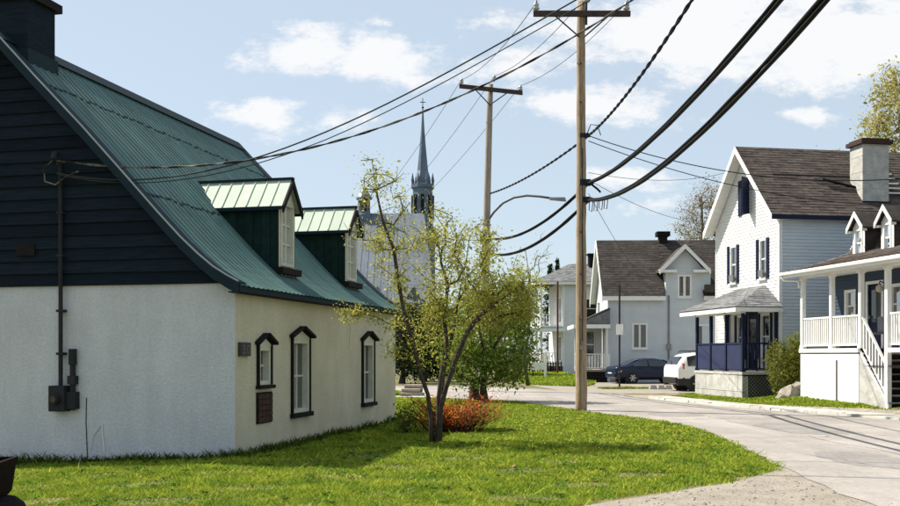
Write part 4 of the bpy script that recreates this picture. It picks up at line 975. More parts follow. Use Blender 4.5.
    MB().prism([(x0-.35, y0-.37, 3.33), (x1+.02, y0-.37, 3.33), (x1+.02, y0-.37, 4.20)], [(x0-.35, y0-.352, 3.33), (x1+.02, y0-.352, 3.33), (x1+.02, y0-.352, 4.20)]).build('porch_pediment', M['grey_shingle'], pr)
    MB().box(x0-.40, x1+.02, y0-.42, y0-.375, 3.14, 3.36).box(x0-.40, x0-.352, y0-.37, y1+.3, 3.14, 3.36).build('porch_fascia', M['white_paint'], pr)
    MB().fbox(FL, .6, 1.5, zd, 2.9, .005, .05).build('door', M['white_paint'], H); MB().fbox(FL, 4.2, 5.0, 3.6, 4.9, .005, .05).build('window', M['car_glass'], H)
    # back wall of the porch with a dark window and white sash
    w = MB().box(x0+.2, x1-.5, y1-.02, y1, 1.55, 3.0).build('porch_window', M['car_glass'], H); MB().box(x0+.14, x1-.44, y1-.05, y1-.02, 2.2, 2.28).box(x0+.14, x0+.2, y1-.05, y1-.02, 1.5, 3.05).box(x1-.5, x1-.44, y1-.05, y1-.02, 1.5, 3.05).build('sash', M['white_paint'], w)
    MB().box(x0+.05, x1, y1, y1+.1, zd-.1, 3.3).build('porch_wall', M['grey_siding'], H)
grey_house()

# ------------------------------------------------------------------ far white house with two-level porch
def far_house():
    H = thing('far_white_house', 'white two-storey house with dark hip roof and railed porch beyond the telephone pole', 'house', (9.1, 80.0, .16), R(4))
    x1, W, ze = 5.5, 7, 7.3
    F = Fr((0, 0, 0), (1, 0, 0), (0, -1, 0)); FL = Fr((0, 0, 0), (0, 1, 0), (-1, 0, 0))
    wf = [(1.75, 2.75, 4.3, 6.0), (1.75, 2.75, 1.2, 2.9)]; wl_ = [(1.2, 2.2, 4.0, 6.2), (1.2, 2.2, .9, 3.0)]
    mb = MB(); wall(mb, F, 0, x1, -.5, ze, wf); wall(mb, FL, 0, W, -.5, ze, wl_); mb.poly([(x1, 0, -.5), (x1, W, -.5), (x1, W, ze), (x1, 0, ze)]); mb.poly([(0, W, -.5), (x1, W, -.5), (x1, W, ze), (0, W, ze)])
    mb.build('wall', M['far_white'], H); MB().box(.3, x1-.3, .3, W-.3, 0, ze-.2).build('dark_rooms', M['interior'], H)
    mb = MB(); laps(mb, F, .3, ze, .2, lambda w: 0., lambda w: x1, wf, .014); laps(mb, FL, .3, ze, .2, lambda w: 0., lambda w: W, wl_, .014); mb.build('clapboards', M['far_white'], H, kind='stuff')
    for o in wf: window(H, F, *o, 1, 2, .1, 'white_paint', 'glass_dark')
    for o in wl_: window(H, FL, *o, 1, 2, .1, 'white_paint', 'glass_dark', sill=False)
    MB().box(-.06, .06, -.06, .06, 0, ze).build('corner_board', M['white_paint'], H)
    o_ = .5; a, b, c, d = (-o_-1.9, -o_, ze), (x1+o_, -o_, ze), (x1+o_, W+o_, ze), (-o_-1.9, W+o_, ze); e, f = (1.2, W/2, ze+1.75), (x1-1, W/2, ze+1.75)
    mb = MB(); mb.poly([a, b, f, e]); mb.poly([c, d, e, f]); mb.poly([b, c, f]); mb.poly([d, a, e]); mb.poly([a, d, c, b]); roof = mb.build('roof', M['dark_shingle'], H)
    mb = MB(); up_ = Vector((0, 0, .01)); slope_shingles(mb, Vector(a)+up_, Vector(b)+up_, Vector(e)+up_, Vector(f)+up_, 12, lift=.02, seed=41); slope_shingles(mb, Vector(d)+up_, Vector(a)+up_, Vector(e)+up_, Vector(e)+Vector((0, .01, 0))+up_, 12, lift=.02, seed=42); mb.build('shingles', M['grey_shingle'], roof, kind='stuff')
    MB().box(-o_-1.88, x1+o_-.02, -o_+.02, -o_+.06, ze-.25, ze-.004).box(-o_-1.88, -o_-1.84, -o_+.06, W+o_-.02, ze-.25, ze-.004).build('fascia', M['white_paint'], roof)
    c = MB().box(2.6, 3.2, 2.6, 3.2, ze+1, ze+2.4).build('chimney', M['dark_wood'], H); MB().box(2.5, 3.3, 2.5, 3.3, ze+2.4, ze+2.55).build('chimney_cap', M['iron_black'], c)
    # two-level porch on the street side
    dk = MB().box(-1.9, -.02, 0, 5, .55, .7).build('porch_deck', M['white_paint'], H); bl = MB().box(-1.9, -.02, 0, 5, 3.65, 3.8).build('balcony_deck', M['white_paint'], H)
    MB().box(-2.7, -.02, -.7, 5.4, 3.42, 3.55).build('porch_canopy', M['grey_shingle'], H); MB().box(-2.74, -2.7, -.7, 5.4, 3.3, 3.58).box(-2.74, 0, -.74, -.7, 3.3, 3.58).build('canopy_fascia', M['white_paint'], H)
    for y in (.1, 2.5, 4.9): post(H, -1.8, y, .7, 3.6, .16, M['white_paint']); post(H, -1.8, y, 3.8, ze-.2, .16, M['white_paint'])
    for z in (.7, 3.8):
        baluster_rail(H, (-1.8, .2, z), (-1.8, 4.8, z), .9, M['white_paint'], step=.22, t=.03); baluster_rail(H, (-1.7, .1, z), (-.1, .1, z), .9, M['white_paint'], step=.22, t=.03)
    MB().box(-1.85, -.05, -.04, 0, -.1, .55).build('lattice', M['dark_wood'], dk)
    mb = MB()
    for i in range(12): mb.box(-1.85+i*.155, -1.80+i*.155, -.065, -.042, -.1, .55)
    mb.build('lattice_slats', M['pole_wood_grey'], dk)
far_house()

# ------------------------------------------------------------------ church far behind
def church():
    C = thing('village_church', 'distant stone church with pale metal roof and slender dark spire', 'church', (-12, 120, 0), 0)
    # nave: ridge runs across the view
    x0, x1, yw, ze, zr_ = .5, 9.8, 9.5, 7.5, 18.6
    mb = MB().box(x0, x1, -yw, yw, -1, ze); nv = mb.build('nave_wall', M['church_stone'], C)
    mb = MB().prism([(x0, -yw-.5, ze-.2), (x0, 0, zr_), (x0, yw+.5, ze-.2)], [(x1+.5, -yw-.5, ze-.2), (x1-.9, 0, zr_), (x1+.5, yw+.5, ze-.2)]); rf = mb.build('nave_roof', M['church_roof'], C)
    mb = MB()
    for i in range(8):
        x = x0 + .5 + i*.8; mb.hexa([(x-.02, -yw-.5, ze-.18), (x+.02, -yw-.5, ze-.18), (x+.02, 0, zr_+.02), (x-.02, 0, zr_+.02), (x-.02, -yw-.5, ze-.15), (x+.02, -yw-.5, ze-.15), (x+.02, 0, zr_+.05), (x-.02, 0, zr_+.05)])
    mb.build('roof_seams', M['church_roof'], rf)
    for i in range(2):
        x = 4 + i*4; f = MB().box(x-.8, x+.8, -yw-.06, -yw+.02, 3, 8).build('window', M['car_glass'], C)
        MB().prism([(x-.8, -yw-.06, 8), (x+.8, -yw-.06, 8), (x, -yw-.06, 9.2)], [(x-.8, -yw, 8), (x+.8, -yw, 8), (x, -yw, 9.2)]).build('window_head', M['car_glass'], f)
    # apse with conical roof
    ap = MB().lathe((x0, 0, 0), [(6.6, -1), (6.6, 9.6), (7.1, 9.7)], 14).build('apse_wall', M['church_stone'], C)
    ac = MB().lathe((x0, 0, 0), [(7.2, 9.7), (5.6, 11.4), (3.9, 13.6), (2.2, 16.2), (1.0, 18.2)], 14).build('apse_roof', M['church_roof'], C)
    for i in range(14):
        th = 2*math.pi*i/14; MB().tube([(x0 + r*math.cos(th), r*math.sin(th), z+.05) for r, z in [(7.2, 9.7), (5.6, 11.4), (3.9, 13.6), (2.2, 16.2), (1.0, 18.2)]], .12, 4).build('hip_seam', M['spire_metal'], ac)
    lx = x0 + 1.2
    ln = MB().lathe((lx, 0, 0), [(1.0, 17.6), (1.0, 18.4), (.75, 18.5), (.75, 18.8)], 10).build('lantern', M['spire_metal'], C)
    for i in range(8):
        th = 2*math.pi*i/8; MB().tube([(lx+.62*math.cos(th), .62*math.sin(th), 18.7), (lx+.62*math.cos(th), .62*math.sin(th), 20.3)], .11, 5).build('lantern_post', M['church_roof'], ln)
    MB().lathe((lx, 0, 0), [(1.0, 20.3), (.95, 20.5), (.6, 21.0), (.3, 21.6), (.1, 22.0), (.06, 23.0)], 10).build('lantern_dome', M['spire_metal'], ln)
    MB().lathe((lx, 0, 0), [(.3, 18.7), (.3, 20.3)], 8).build('lantern_core', M['dark_wood'], ln)
    # tower and spire
    tx, ty = 8.65, 3.0
    T = MB().lathe((tx, ty, 0), [(1.65, 0), (1.65, 16.5), (1.75, 16.6), (1.75, 17.2), (1.35, 17.3), (1.30, 22.0), (1.5, 22.1), (1.5, 22.5), (1.2, 22.6)], 8, rot=R(22.5)).build('tower', M['spire_metal'], C)
    for i in range(8):
        th = 2*math.pi*i/8
        MB().tube([(tx+1.22*math.cos(th), ty+1.22*math.sin(th), 18.2), (tx+1.22*math.cos(th), ty+1.22*math.sin(th), 21.2)], .26, 4).build('louvre', M['dark_wood'], T)
        MB().lathe((tx+1.34*math.cos(th+.39), ty+1.34*math.sin(th+.39), 22.4), [(.15, 0), (.13, .5), (.2, .55), (.02, 1.5)], 6).build('pinnacle', M['spire_metal'], T)
    sp = MB().lathe((tx, ty, 0), [(1.1, 22.5), (1.0, 23.4), (.72, 24.2), (.45, 26.8), (.24, 29.2), (.07, 32.0)], 8, rot=R(22.5)).build('spire', M['spire_metal'], C)
    MB().tube([(tx, ty, 31.8), (tx, ty, 33.2)], .05, 5).tube([(tx-.35, ty, 32.7), (tx+.35, ty, 32.7)], .05, 5).build('cross', M['metal_dark'], sp)
    MB().lathe((tx, ty, 31.9), [(.02, 0), (.14, .1), (.14, .2), (.02, .32)], 8).build('ball', M['metal_dark'], sp)
church()

# ------------------------------------------------------------------ utility poles and wires
PY = 28.6
def pole_main():
    T = thing('utility_pole', 'tall brown wooden utility pole with crossarm at the edge of the lawn', 'utility pole', (3.75, PY, 0), 0, 'utility poles along the street')
    rg = np.random.default_rng(2)
    n = 26; pts = [(rg.normal(0, .006), rg.normal(0, .006), -.3 + 12.0*k/n) for k in range(n+1)]
    MB().tube(pts, [.165 - .05*k/n + rg.normal(0, .002) for k in range(n+1)], 14).build('pole', M['pole_wood'], T, smooth=True)
    za = 11.30
    a = MB().box(-1.38, 1.38, -.21, -.11, za-.07, za+.09).build('crossarm', M['arm_wood'], T, bevel=.01)
    for s in (-1, 1): MB().tube([(s*.75, -.16, za-.06), (s*.06, -.16, za-.66)], .022, 5).build('brace', M['metal_dark'], T)
    for x, z in ((-1.30, za+.09), (1.27, za+.09), (.13, za+.30)):
        i = MB().lathe((x, -.16, z), [(.02, -.05), (.025, .03), (.09, .04), (.10, .08), (.055, .11), (.085, .14), (.085, .18), (.04, .22), (.05, .25), (.02, .27)], 10).build('insulator', M['porcelain'], T, smooth=True)
    MB().tube([(.13, -.14, 11.0), (.13, -.16, za+.32)], .03, 6).build('top_pin', M['metal_dark'], T)
    for z, s in ((6.52, 1), (6.03, .9), (7.86, .7)):
        MB().box(-.05, .26*s, -.14, .0, z-.09*s, z+.09*s).box(.10, .34*s, -.2, -.06, z-.05, z+.05).build('cable_clamp', M['metal_dark'], T)
    for k in range(4):
        x = .22 + .11*k; MB().tube([(x, -.18-.2*k, 6.0), (x-.02, -.2-.2*k, 5.72 - .05*(k % 2)), (x+.06, -.2-.2*k, 5.66), (x+.09, -.2-.2*k, 5.98)], .012, 5).build('hanging_loop', M['wire'], T)
    MB().tube([(.2, -.2, 6.5), (.42, -.3, 6.3), (.5, -.35, 6.2)], .03, 6).build('splice', M['wire'], T)
    MB().tube([(.15, -.15, 7.9), (.25, -.2, 8.15), (.42, -.3, 8.1), (.5, -.4, 7.8)], .014, 5).build('drip_loop', M['wire'], T)
    MB().box(-.05, .03, -.175, -.150, 1.75, 1.87).build('tag_plate', M['metal_grey'], T)
    for z in (2.6, 3.9, 5.1, 8.8, 9.9): MB().tube([(-.03, -.17, z), (-.03, -.12, z)], .022, 6).build('bolt', M['metal_dark'], T)
    for k, (x, z, h) in enumerate(((-.06, .8, 1.9), (.05, 3.2, 1.4), (-.02, 6.9, 1.6))): MB().tube([(x, -.158+.003*z, z), (x+.008, -.157+.003*z, z+h/2), (x-.004, -.155+.003*z, z+h)], [.002, .007, .002], 4).build('split', M['dark_wood'], T)
    MB().tube([(.02, -.16, 2.0), (.02, -.135, 7.5)], .012, 5).build('ground_wire', M['metal_dark'], T)
pole_main()

P2 = (1.40, 43.6)
def pole_second():
    T = thing('utility_pole', 'leaning grey wooden utility pole carrying a street lamp behind the leafy trees', 'utility pole', (P2[0], P2[1], 0), 0, 'utility poles along the street')
    top = .35
    X = lambda z: top*z/13.2
    MB().tube([(X(z), 0, z) for z in np.linspace(-.3, 13.4, 14)], list(np.linspace(.20, .13, 14)), 12).build('pole', M['pole_wood_grey'], T, smooth=True)
    za, zb = 13.28, 12.98
    MB().hexa([(-1.0, -.26, za-.09), (1.75, -.26, zb-.09), (1.75, -.14, zb-.09), (-1.0, -.14, za-.09), (-1.0, -.26, za+.08), (1.75, -.26, zb+.08), (1.75, -.14, zb+.08), (-1.0, -.14, za+.08)]).build('crossarm', M['arm_wood'], T)
    for s, z in ((-.35, za-.1), (1.05, zb-.02)): MB().tube([(s, -.2, z), (X(12.4), -.2, 12.45)], .025, 5).build('brace', M['metal_dark'], T)
    for x, z in ((-.9, za+.08), (.52, 13.5), (1.66, zb+.08)):
        MB().lathe((x, -.2, z), [(.02, -.05), (.025, .03), (.09, .04), (.10, .08), (.055, .11), (.085, .14), (.085, .18), (.04, .22), (.02, .27)], 8).build('insulator', M['porcelain'], T, smooth=True)
    # street lamp arm
    pts = [P(px, py, 43.4 - .02*(px-488)) - Vector((P2[0], P2[1], 0)) for px, py in ((487, 222), (494, 212), (503, 203), (514, 197.5), (527, 195.5), (540, 196.5), (553, 198.5))]
    a = MB().tube(pts, .05, 7).build('lamp_arm', M['lamp_metal'], T, smooth=True)
    e = pts[-1]; MB().hexa([e+Vector(v) for v in ((-.15,-.08,-.06),(.55,-.12,-.12),(.55,.12,-.12),(-.15,.08,-.06),(-.15,-.06,.05),(.5,-.08,.05),(.5,.08,.05),(-.15,.06,.05))]).build('lamp_head', M['metal_grey'], a, bevel=.02)
    MB().box(-.1, .35, -.28, -.1, 6.5, 6.8).build('cable_clamp', M['metal_dark'], T); MB().box(-.1, .35, -.28, -.1, 5.9, 6.1).build('cable_clamp', M['metal_dark'], T)
pole_second()

def span(a, b, sag, n=26):
    a, b = Vector(a), Vector(b); out = []
    for k in range(n+1):
        t = k/n; p = a.lerp(b, t); p.z -= 4*sag*t*(1-t); out.append(p)
    return out
def wire(name, label, pts, r, m='wire', braid=0, group='overhead lines', strands=1):
    mb = MB()
    if braid:     # twisted bundle: helix strands
        dense = []
        for a, b in zip(pts, pts[1:]):
            k = max(2, int((b-a).length / .16))
            dense += [a.lerp(b, i/k) for i in range(k)]
        dense.append(pts[-1])
        for s in range(2):
            ph = s*math.pi; acc = 0; q = []
            for i, p in enumerate(dense):
                if i: acc += (p-dense[i-1]).length
                th = acc*2*math.pi/braid + ph; q.append(p + Vector((math.cos(th)*.4, math.cos(th)*.4, math.sin(th)))*r*.8)
            mb.tube(q, r*.72, 5)
    elif strands > 1:
        for s in range(strands):
            ph = s*2*math.pi/strands; q = [p + Vector((math.cos(ph + .05*i), 0, math.sin(ph + .05*i)))*r*.75 for i, p in enumerate(pts)]
            mb.tube(q, [r*.62*(1 + .10*math.sin(i*1.7+s) + .06*math.sin(i*4.1)) for i in range(len(q))], 7)
    else: mb.tube(pts, r, 6)
    o = mb.build(name, M[m], smooth=True); return tag(o, label, 'cable' if r > .02 else 'wire', group)
def px_line(X0, k, zmin, c, Ymin, Y0=PY, Y1=-3, n=40):
    ys = np.linspace(Y0, Y1, n); return [Vector((X0 - k*(PY-y), y, zmin + c*(y-Ymin)**2)) for y in ys]
q2 = lambda z: Vector((P2[0] + .35*z/13.2 + .1, P2[1]-.25, z))
Xw = 3.95
# heavy telephone bundles
up_r = px_line(Xw, .018, 5.50, .0043, 13.2); lo_r = px_line(Xw, .018, 4.88, .0058, 14.5); br_r = px_line(Xw, .018, 7.05, .0044, 15.0)
wire('telephone_cable', 'thick black telephone cable, upper of the two heavy cables sweeping off the near pole', span(q2(6.66), up_r[0], .52)[:-1] + up_r, .040, strands=3)
wire('telephone_cable', 'thick black telephone cable, lower of the two heavy cables sweeping off the near pole', span(q2(6.0), lo_r[0], .56)[:-1] + lo_r, .043, strands=3)
wire('power_cable', 'twisted black power cable rising steeply to the right from the near pole', span(q2(8.6), br_r[0], .2)[:-1] + br_r, .030, braid=1.1)
# three thin primaries on the crossarms
ends2 = [(.50, 13.55), (1.93, 13.72), (3.06, 13.30)]; ends1 = [2.45, 3.88, 5.02]; names = ['leftmost', 'middle', 'rightmost']
for i in range(3):
    a = Vector((ends2[i][0], P2[1]-.2, ends2[i][1])); b = Vector((ends1[i], PY-.16, 11.62 + (.2 if i == 1 else 0)))
    far = Vector((ends2[i][0]-10.5, 84, 11.0)); near = Vector((ends1[i]-.2, -6, 11.5))
    wire('power_wire', 'thin bare wire on the %s insulators of the two crossarms' % names[i], span(far, a, 1.0, 12)[:-1] + span(a, b, .35, 14)[:-1] + span(b, near, .6, 14), .011, 'wire_thin')
# house drops crossing to the stucco cottage
def drop(pts_px, z0, deg, xmax, n=44):
    a, d = Vector((-6.37, 16.2)), Vector((14.37, -2.4)); ts, zs = [0.0], [z0]
    for px, py in pts_px:
        r = (px-450)/FPX; t = (-a.x + a.y*r) / (d.x - d.y*r); Y = a.y + d.y*t; ts.append(t); zs.append(EYE + (355-py)/FPX*Y)
    co = np.polyfit(ts, zs, deg, w=[4] + [1]*len(pts_px)); return [Vector((a.x + d.x*t, a.y + d.y*t, float(np.polyval(co, t)))) for t in np.linspace(0.0, xmax, n)]
A = drop([(573, 0), (520, 33), (456, 70), (392, 100), (320, 133), (253, 157), (160, 181)], 4.55, 3, .95)
B = drop([(632, 0), (580, 34), (520, 66), (460, 95), (400, 121), (320, 147), (240, 161), (130, 166)], 4.75, 3, .95)
wire('service_cable', 'black service cable, upper of the two lines crossing the sky to the cottage gable', A, .012, 'wire_thin')
wire('messenger_wire', 'thin pale wire running just beneath the upper service cable', [p - Vector((0, 0, .02 + .10*min(1, k/14))) for k, p in enumerate(A)], .008, 'wire_thin')
wire('service_cable', 'twisted two-tone service cable, lower of the two lines crossing to the cottage gable', B, .014, 'wire_braid', braid=.9)
# drops to the right-hand houses
p0 = Vector((3.95, PY-.1, 7.85))
wire('service_wire', 'thin black service wire crossing in front of the tall white house roof', span(p0, P(930, 176, 27), .55), .013, 'wire')
wire('service_wire', 'thin black service wire sloping down to the blue house roof', span(p0 - Vector((0, 0, .15)), Vector((13.3, 31.6, 6.35)), .35), .012, 'wire')
p1 = Vector((3.95, PY-.1, 6.6))
wire('phone_wire', 'faint thin wire from the near pole to the left eave of the white house', span(p1, P(707, 224, 38.6), .25), .008, 'wire_thin')
wire('phone_wire', 'faint thin wire running nearly level from the near pole behind the white gable', span(p1 + Vector((0, 0, .2)), P(760, 160, 44), .5), .008, 'wire_thin')
wire('phone_wire', 'faint thin wire from the near pole to the grey house eave', span(p1 - Vector((0, 0, .4)), P(660, 297, 58.5), .4), .008, 'wire_thin')

# sign post, rusty post
T = thing('sign_post', 'thin dark steel post with a small white sign beside the blue car', 'sign post', P(619.5, 389, 47.0) * 1, 0)
T.location.z = 0
MB().tube([(0, 0, -.2), (0, 0, 4.9)], .045, 8).build('post', M['metal_dark'], T)
MB().box(-.16, .16, -.075, -.05, 2.55, 3.05).build('sign_plate', M['sign_white'], T); 
T = thing('rusty_post', 'slender rust-red steel post on the grass before the far white house', 'post', (7.75, 72, .1), 0)
MB().tube([(0, 0, -.2), (0, 0, 6.7)], .07, 8).build('post', M['rust'], T); MB().lathe((0, 0, 6.7), [(.09, 0), (.09, .05), (.02, .1)], 8).build('cap', M['rust'], T)
T = thing('yard_sign', 'small white board sign on posts at the edge of the far grass', 'sign', (5.95, 66, .06), 0)
MB().box(-.55, .35, -.03, .0, .55, 1.05).build('board', M['sign_white'], T); MB().box(.27, .42, -.05, .02, -.1, 1.7).build('post', M['white_paint'], T); MB().box(-.5, -.42, -.02, .03, -.1, .55).build('post', M['dark_wood'], T)
T = thing('yard_rail', 'low dark picket rail in front of the far white house porch', 'fence', (7.2, 76, .16), 0)
for z in (.3, .75): MB().box(-2.2, 1.2, -.02, .02, z, z+.07).build('rail', M['dark_wood'], T)
for i in range(18): MB().box(-2.2+i*.2, -2.12+i*.2, -.045, -.022, .05, .95).build('picket', M['dark_wood'], T)

# ------------------------------------------------------------------ cars
def car(name, label, loc, rz, st, paint, suv=False):
    T = thing(name, label, 'car', loc, rz, 'parked cars')
    def ring(s):
        x, zb, zm, zt, hw, ht = s
        half = [(0, zb), (hw*.82, zb), (hw*.97, zb+.10), (hw, (zb+zm)/2+.05), (hw*.985, zm), (ht+(hw-ht)*.10, zt-.07 if zt-zm > .12 else zm+(zt-zm)*.6), (ht*.85, zt-.012), (0, zt)]
        return [(x, y, z) for y, z in half] + [(x, -y, z) for y, z in half[-2:0:-1]]
    mb = MB(); R_ = [ring(s) for s in st]; n = len(R_[0])
    for r in R_: mb.v += r
    for i in range(len(R_)-1):
        for j in range(n): mb.f.append((i*n+j, (i+1)*n+j, (i+1)*n+(j+1) % n, i*n+(j+1) % n))
    mb.f.append(tuple(range(n))); mb.f.append(tuple((len(R_)-1)*n + j for j in range(n-1, -1, -1)))
    body = mb.build('body', paint, T, smooth=True); sb = body.modifiers.new('sub', 'SUBSURF'); sb.levels = 1; sb.render_levels = 2
    xs = np.array([s[0] for s in st]); f = lambda k, x: float(np.interp(x, xs, [s[k] for s in st]))
    def sidept(x, t, sg, off=.012):
        zm, zt, hw, ht = f(2, x), f(3, x), f(4, x)*.985, f(5, x); zs = zt-.07; hs = ht+(f(4, x)-ht)*.10
        y = hw + (hs-hw)*t; z = zm + (zs-zm)*t; return (x, sg*(y+off), z+.004)
    bays = [(-1.25, -.42), (-.34, .72)] if not suv else [(-1.75, -1.05), (-.98, -.12), (-.05, .75)]
    for sg in (-1, 1):
        for a, b in bays:
            k = 6; up, dn = [], []
            for i in range(k+1):
                x = a + (b-a)*i/k; dn.append(sidept(x, .06, sg)); up.append(sidept(x, .90, sg))
            mb = MB()
            for i in range(k): mb.poly([dn[i], dn[i+1], up[i+1], up[i]])
            mb.build('side_window', M['car_glass'], T)
        if suv: MB().tube([(-1.6, sg*.6, 1.71), (-1.5, sg*.6, 1.76), (.3, sg*.6, 1.76), (.4, sg*.6, 1.70)], .025, 6).build('roof_rail', M['car_black'], T)
        mx = .75; p = sidept(mx, .1, sg); MB().box(mx-.05, mx+.10, *sorted((p[1], p[1]+sg*.18)), p[2], p[2]+.14).build('mirror', paint, T, bevel=.03)
        for wx in (-1.35, 1.38):
            r = .34 if suv else .315; y = sg*(f(4, wx)*.99)
            arch = MB().tube([(wx, y-sg*.25, r), (wx, y+sg*.012, r)], r*1.17, 20).build('wheel_arch', M['car_black'], T)
            w = MB().tube([(wx, y-sg*.18, r), (wx, y+sg*.005, r), (wx, y+sg*.03, r)], [r, r, r*.93], 24).build('wheel', M['rubber'], T)
            MB().tube([(wx, y+sg*.028, r), (wx, y+sg*.034, r)], r*.62, 20).build('rim', M['metal_dark'], w)
            for q in range(6):
                th = q*math.pi/3; c, s_ = math.cos(th), math.sin(th)
                MB().tube([(wx+.04*c, y+sg*.042, r+.04*s_), (wx+r*.62*c, y+sg*.042, r+r*.62*s_)], [.035, .045], 5).build('spoke', M['alloy'], w)
            MB().tube([(wx, y+sg*.03, r), (wx, y+sg*.058, r)], .05, 10).build('hub', M['alloy'], w)
        # handles
        for hx in ((-.9, .1) if not suv else (-.9, .15)):
            p = sidept(hx, -.15, sg); MB().box(hx-.09, hx+.09, *sorted((p[1], p[1]+sg*.03)), p[2]-.04, p[2]).build('handle', paint, T)
    xr0, xr1 = (-1.62, -.78) if not suv else (-2.09, -1.80)
    def toprow(x, w): return [(x, -w, f(3, x)+.012), (x, w, f(3, x)+.012)]
    if not suv:
        k = 5; mb = MB()
        for i in range(k):
            a, b = xr0+(xr1-xr0)*i/k, xr0+(xr1-xr0)*(i+1)/k; p, q = toprow(a, f(5, a)*.82), toprow(b, f(5, b)*.82); mb.poly([p[0], p[1], q[1], q[0]])
        mb.build('rear_window', M['car_glass'], T)
    else:
        mb = MB(); mb.hexa([(-2.16, -.62, 1.17), (-2.16, .62, 1.17), (-2.06, .62, 1.17), (-2.06, -.62, 1.17), (-1.98, -.52, 1.52), (-1.98, .52, 1.52), (-1.88, .52, 1.52), (-1.88, -.52, 1.52)]); mb.build('rear_window', M['car_glass'], T)
    a, b = (.68, 1.22) if not suv else (.55, 1.25); mb = MB(); k = 4
    for i in range(k):
        x0, x1 = a+(b-a)*i/k, a+(b-a)*(i+1)/k; p, q = toprow(x0, f(5, x0)*.85), toprow(x1, f(5, x1)*.85); mb.poly([p[0], p[1], q[1], q[0]])
    mb.build('windscreen', M['car_glass'], T)
    for sg in (-1, 1):
        if suv: 
            t = MB().hexa([(-2.17, sg*.50, .98), (-1.98, sg*.875, .98), (-1.90, sg*.86, .98), (-2.0, sg*.5, .98), (-2.14, sg*.58, 1.22), (-1.96, sg*.83, 1.22), (-1.88, sg*.80, 1.22), (-2.0, sg*.5, 1.22)]).build('tail_light', M['tail_red'], T)
        else:
            MB().hexa([(-2.29, sg*.42, .70), (-2.16, sg*.80, .70), (-1.98, sg*.845, .72), (-2.1, sg*.4, .7), (-2.25, sg*.44, .87), (-2.14, sg*.77, .88), (-1.98, sg*.82, .88), (-2.1, sg*.4, .87)]).build('tail_light', M['tail_red'], T)
            MB().hexa([(-2.30, sg*.42, .63), (-2.18, sg*.79, .63), (-2.0, sg*.845, .65), (-2.1, sg*.4, .63), (-2.29, sg*.42, .70), (-2.16, sg*.80, .70), (-1.98, sg*.846, .715), (-2.1, sg*.4, .7)]).build('reverse_light', M['tail_clear'], T)
        MB().hexa([(2.0 if not suv else 1.95, sg*.45, .62), (2.22 if not suv else 2.1, sg*.5, .62), (2.1 if not suv else 1.98, sg*.78, .62), (1.9, sg*.78, .62), (1.98, sg*.45, .76), (2.14 if not suv else 2.04, sg*.5, .75), (2.02 if not suv else 1.95, sg*.76, .75), (1.88, sg*.76, .76)]).build('head_light', M['tail_clear'], T)
    MB().box(-2.335 if not suv else -2.235, -2.30 if not suv else -2.19, -.26, .26, .50, .62).build('plate', M['sign_white'], T)
    if suv:
        c = [(x, f(1, x), f(4, x)) for x in np.linspace(-2.2, 2.1, 16)]
        for sg in (-1, 1):
            mb = MB()
            for (x0, zb, h0), (x1, _, h1) in zip(c, c[1:]): mb.hexa([(x0, sg*h0*.8, .26), (x1, sg*h1*.8, .26), (x1, sg*(h1+.012), .26), (x0, sg*(h0+.012), .26), (x0, sg*h0*.8, .56), (x1, sg*h1*.8, .56), (x1, sg*(h1+.012), .56), (x0, sg*(h0+.012), .56)])
            mb.build('cladding', M['car_black'], T)
        MB().hexa([(-2.27, -.72, .34), (-2.27, .72, .34), (-1.9, .88, .34), (-1.9, -.88, .34), (-2.29, -.74, .62), (-2.29, .74, .62), (-1.9, .90, .62), (-1.9, -.90, .62)]).build('rear_bumper', M['car_black'], T, bevel=.04)
        MB().tube([(-2.2, -.1, 1.14), (-2.1, .28, 1.36)], .012, 5).build('wiper', M['car_black'], T)
    else:
        MB().hexa([(-2.34, -.66, .36), (-2.34, .66, .36), (-2.0, .85, .30), (-2.0, -.85, .30), (-2.34, -.68, .60), (-2.34, .68, .60), (-2.0, .865, .60), (-2.0, -.865, .60)]).build('rear_bumper', paint, T, bevel=.05)
    return T
SED = [(-2.32,.45,.80,.85,.68,.58), (-2.24,.32,.90,.96,.80,.72), (-1.9,.24,.93,1.00,.86,.76), (-1.55,.22,.94,1.04,.87,.72), (-1.0,.2,.94,1.29,.875,.62), (-.5,.2,.93,1.41,.88,.58), (.1,.2,.92,1.43,.88,.58), (.6,.2,.91,1.36,.88,.6), (1.2,.2,.90,1.03,.875,.72), (1.45,.2,.87,.94,.87,.74), (1.9,.22,.80,.86,.84,.72), (2.2,.28,.70,.76,.76,.64), (2.32,.42,.6,.64,.62,.5)]
SUVS = [(-2.22,.42,.98,1.04,.78,.68), (-2.18,.34,1.05,1.14,.84,.72), (-2.05,.3,1.08,1.36,.87,.68), (-1.8,.28,1.08,1.60,.89,.64), (-1.4,.26,1.08,1.69,.89,.63), (-.4,.26,1.07,1.72,.89,.63), (.3,.26,1.06,1.68,.89,.63), (.7,.26,1.05,1.52,.89,.64), (1.25,.26,1.03,1.14,.88,.74), (1.9,.3,.95,1.0,.84,.7), (2.1,.38,.82,.87,.74,.6), (2.18,.45,.7,.74,.6,.5)]
car('blue_sedan', 'dark blue sedan parked before the grey house, its tail to the left', (11.15, 56.2, .01), R(14), SED, M['car_blue'])
car('white_suv', 'white crossover with black cladding half hidden behind the navy porch', (11.92, 44.6, .01), R(10), SUVS, M['car_white'], suv=True)
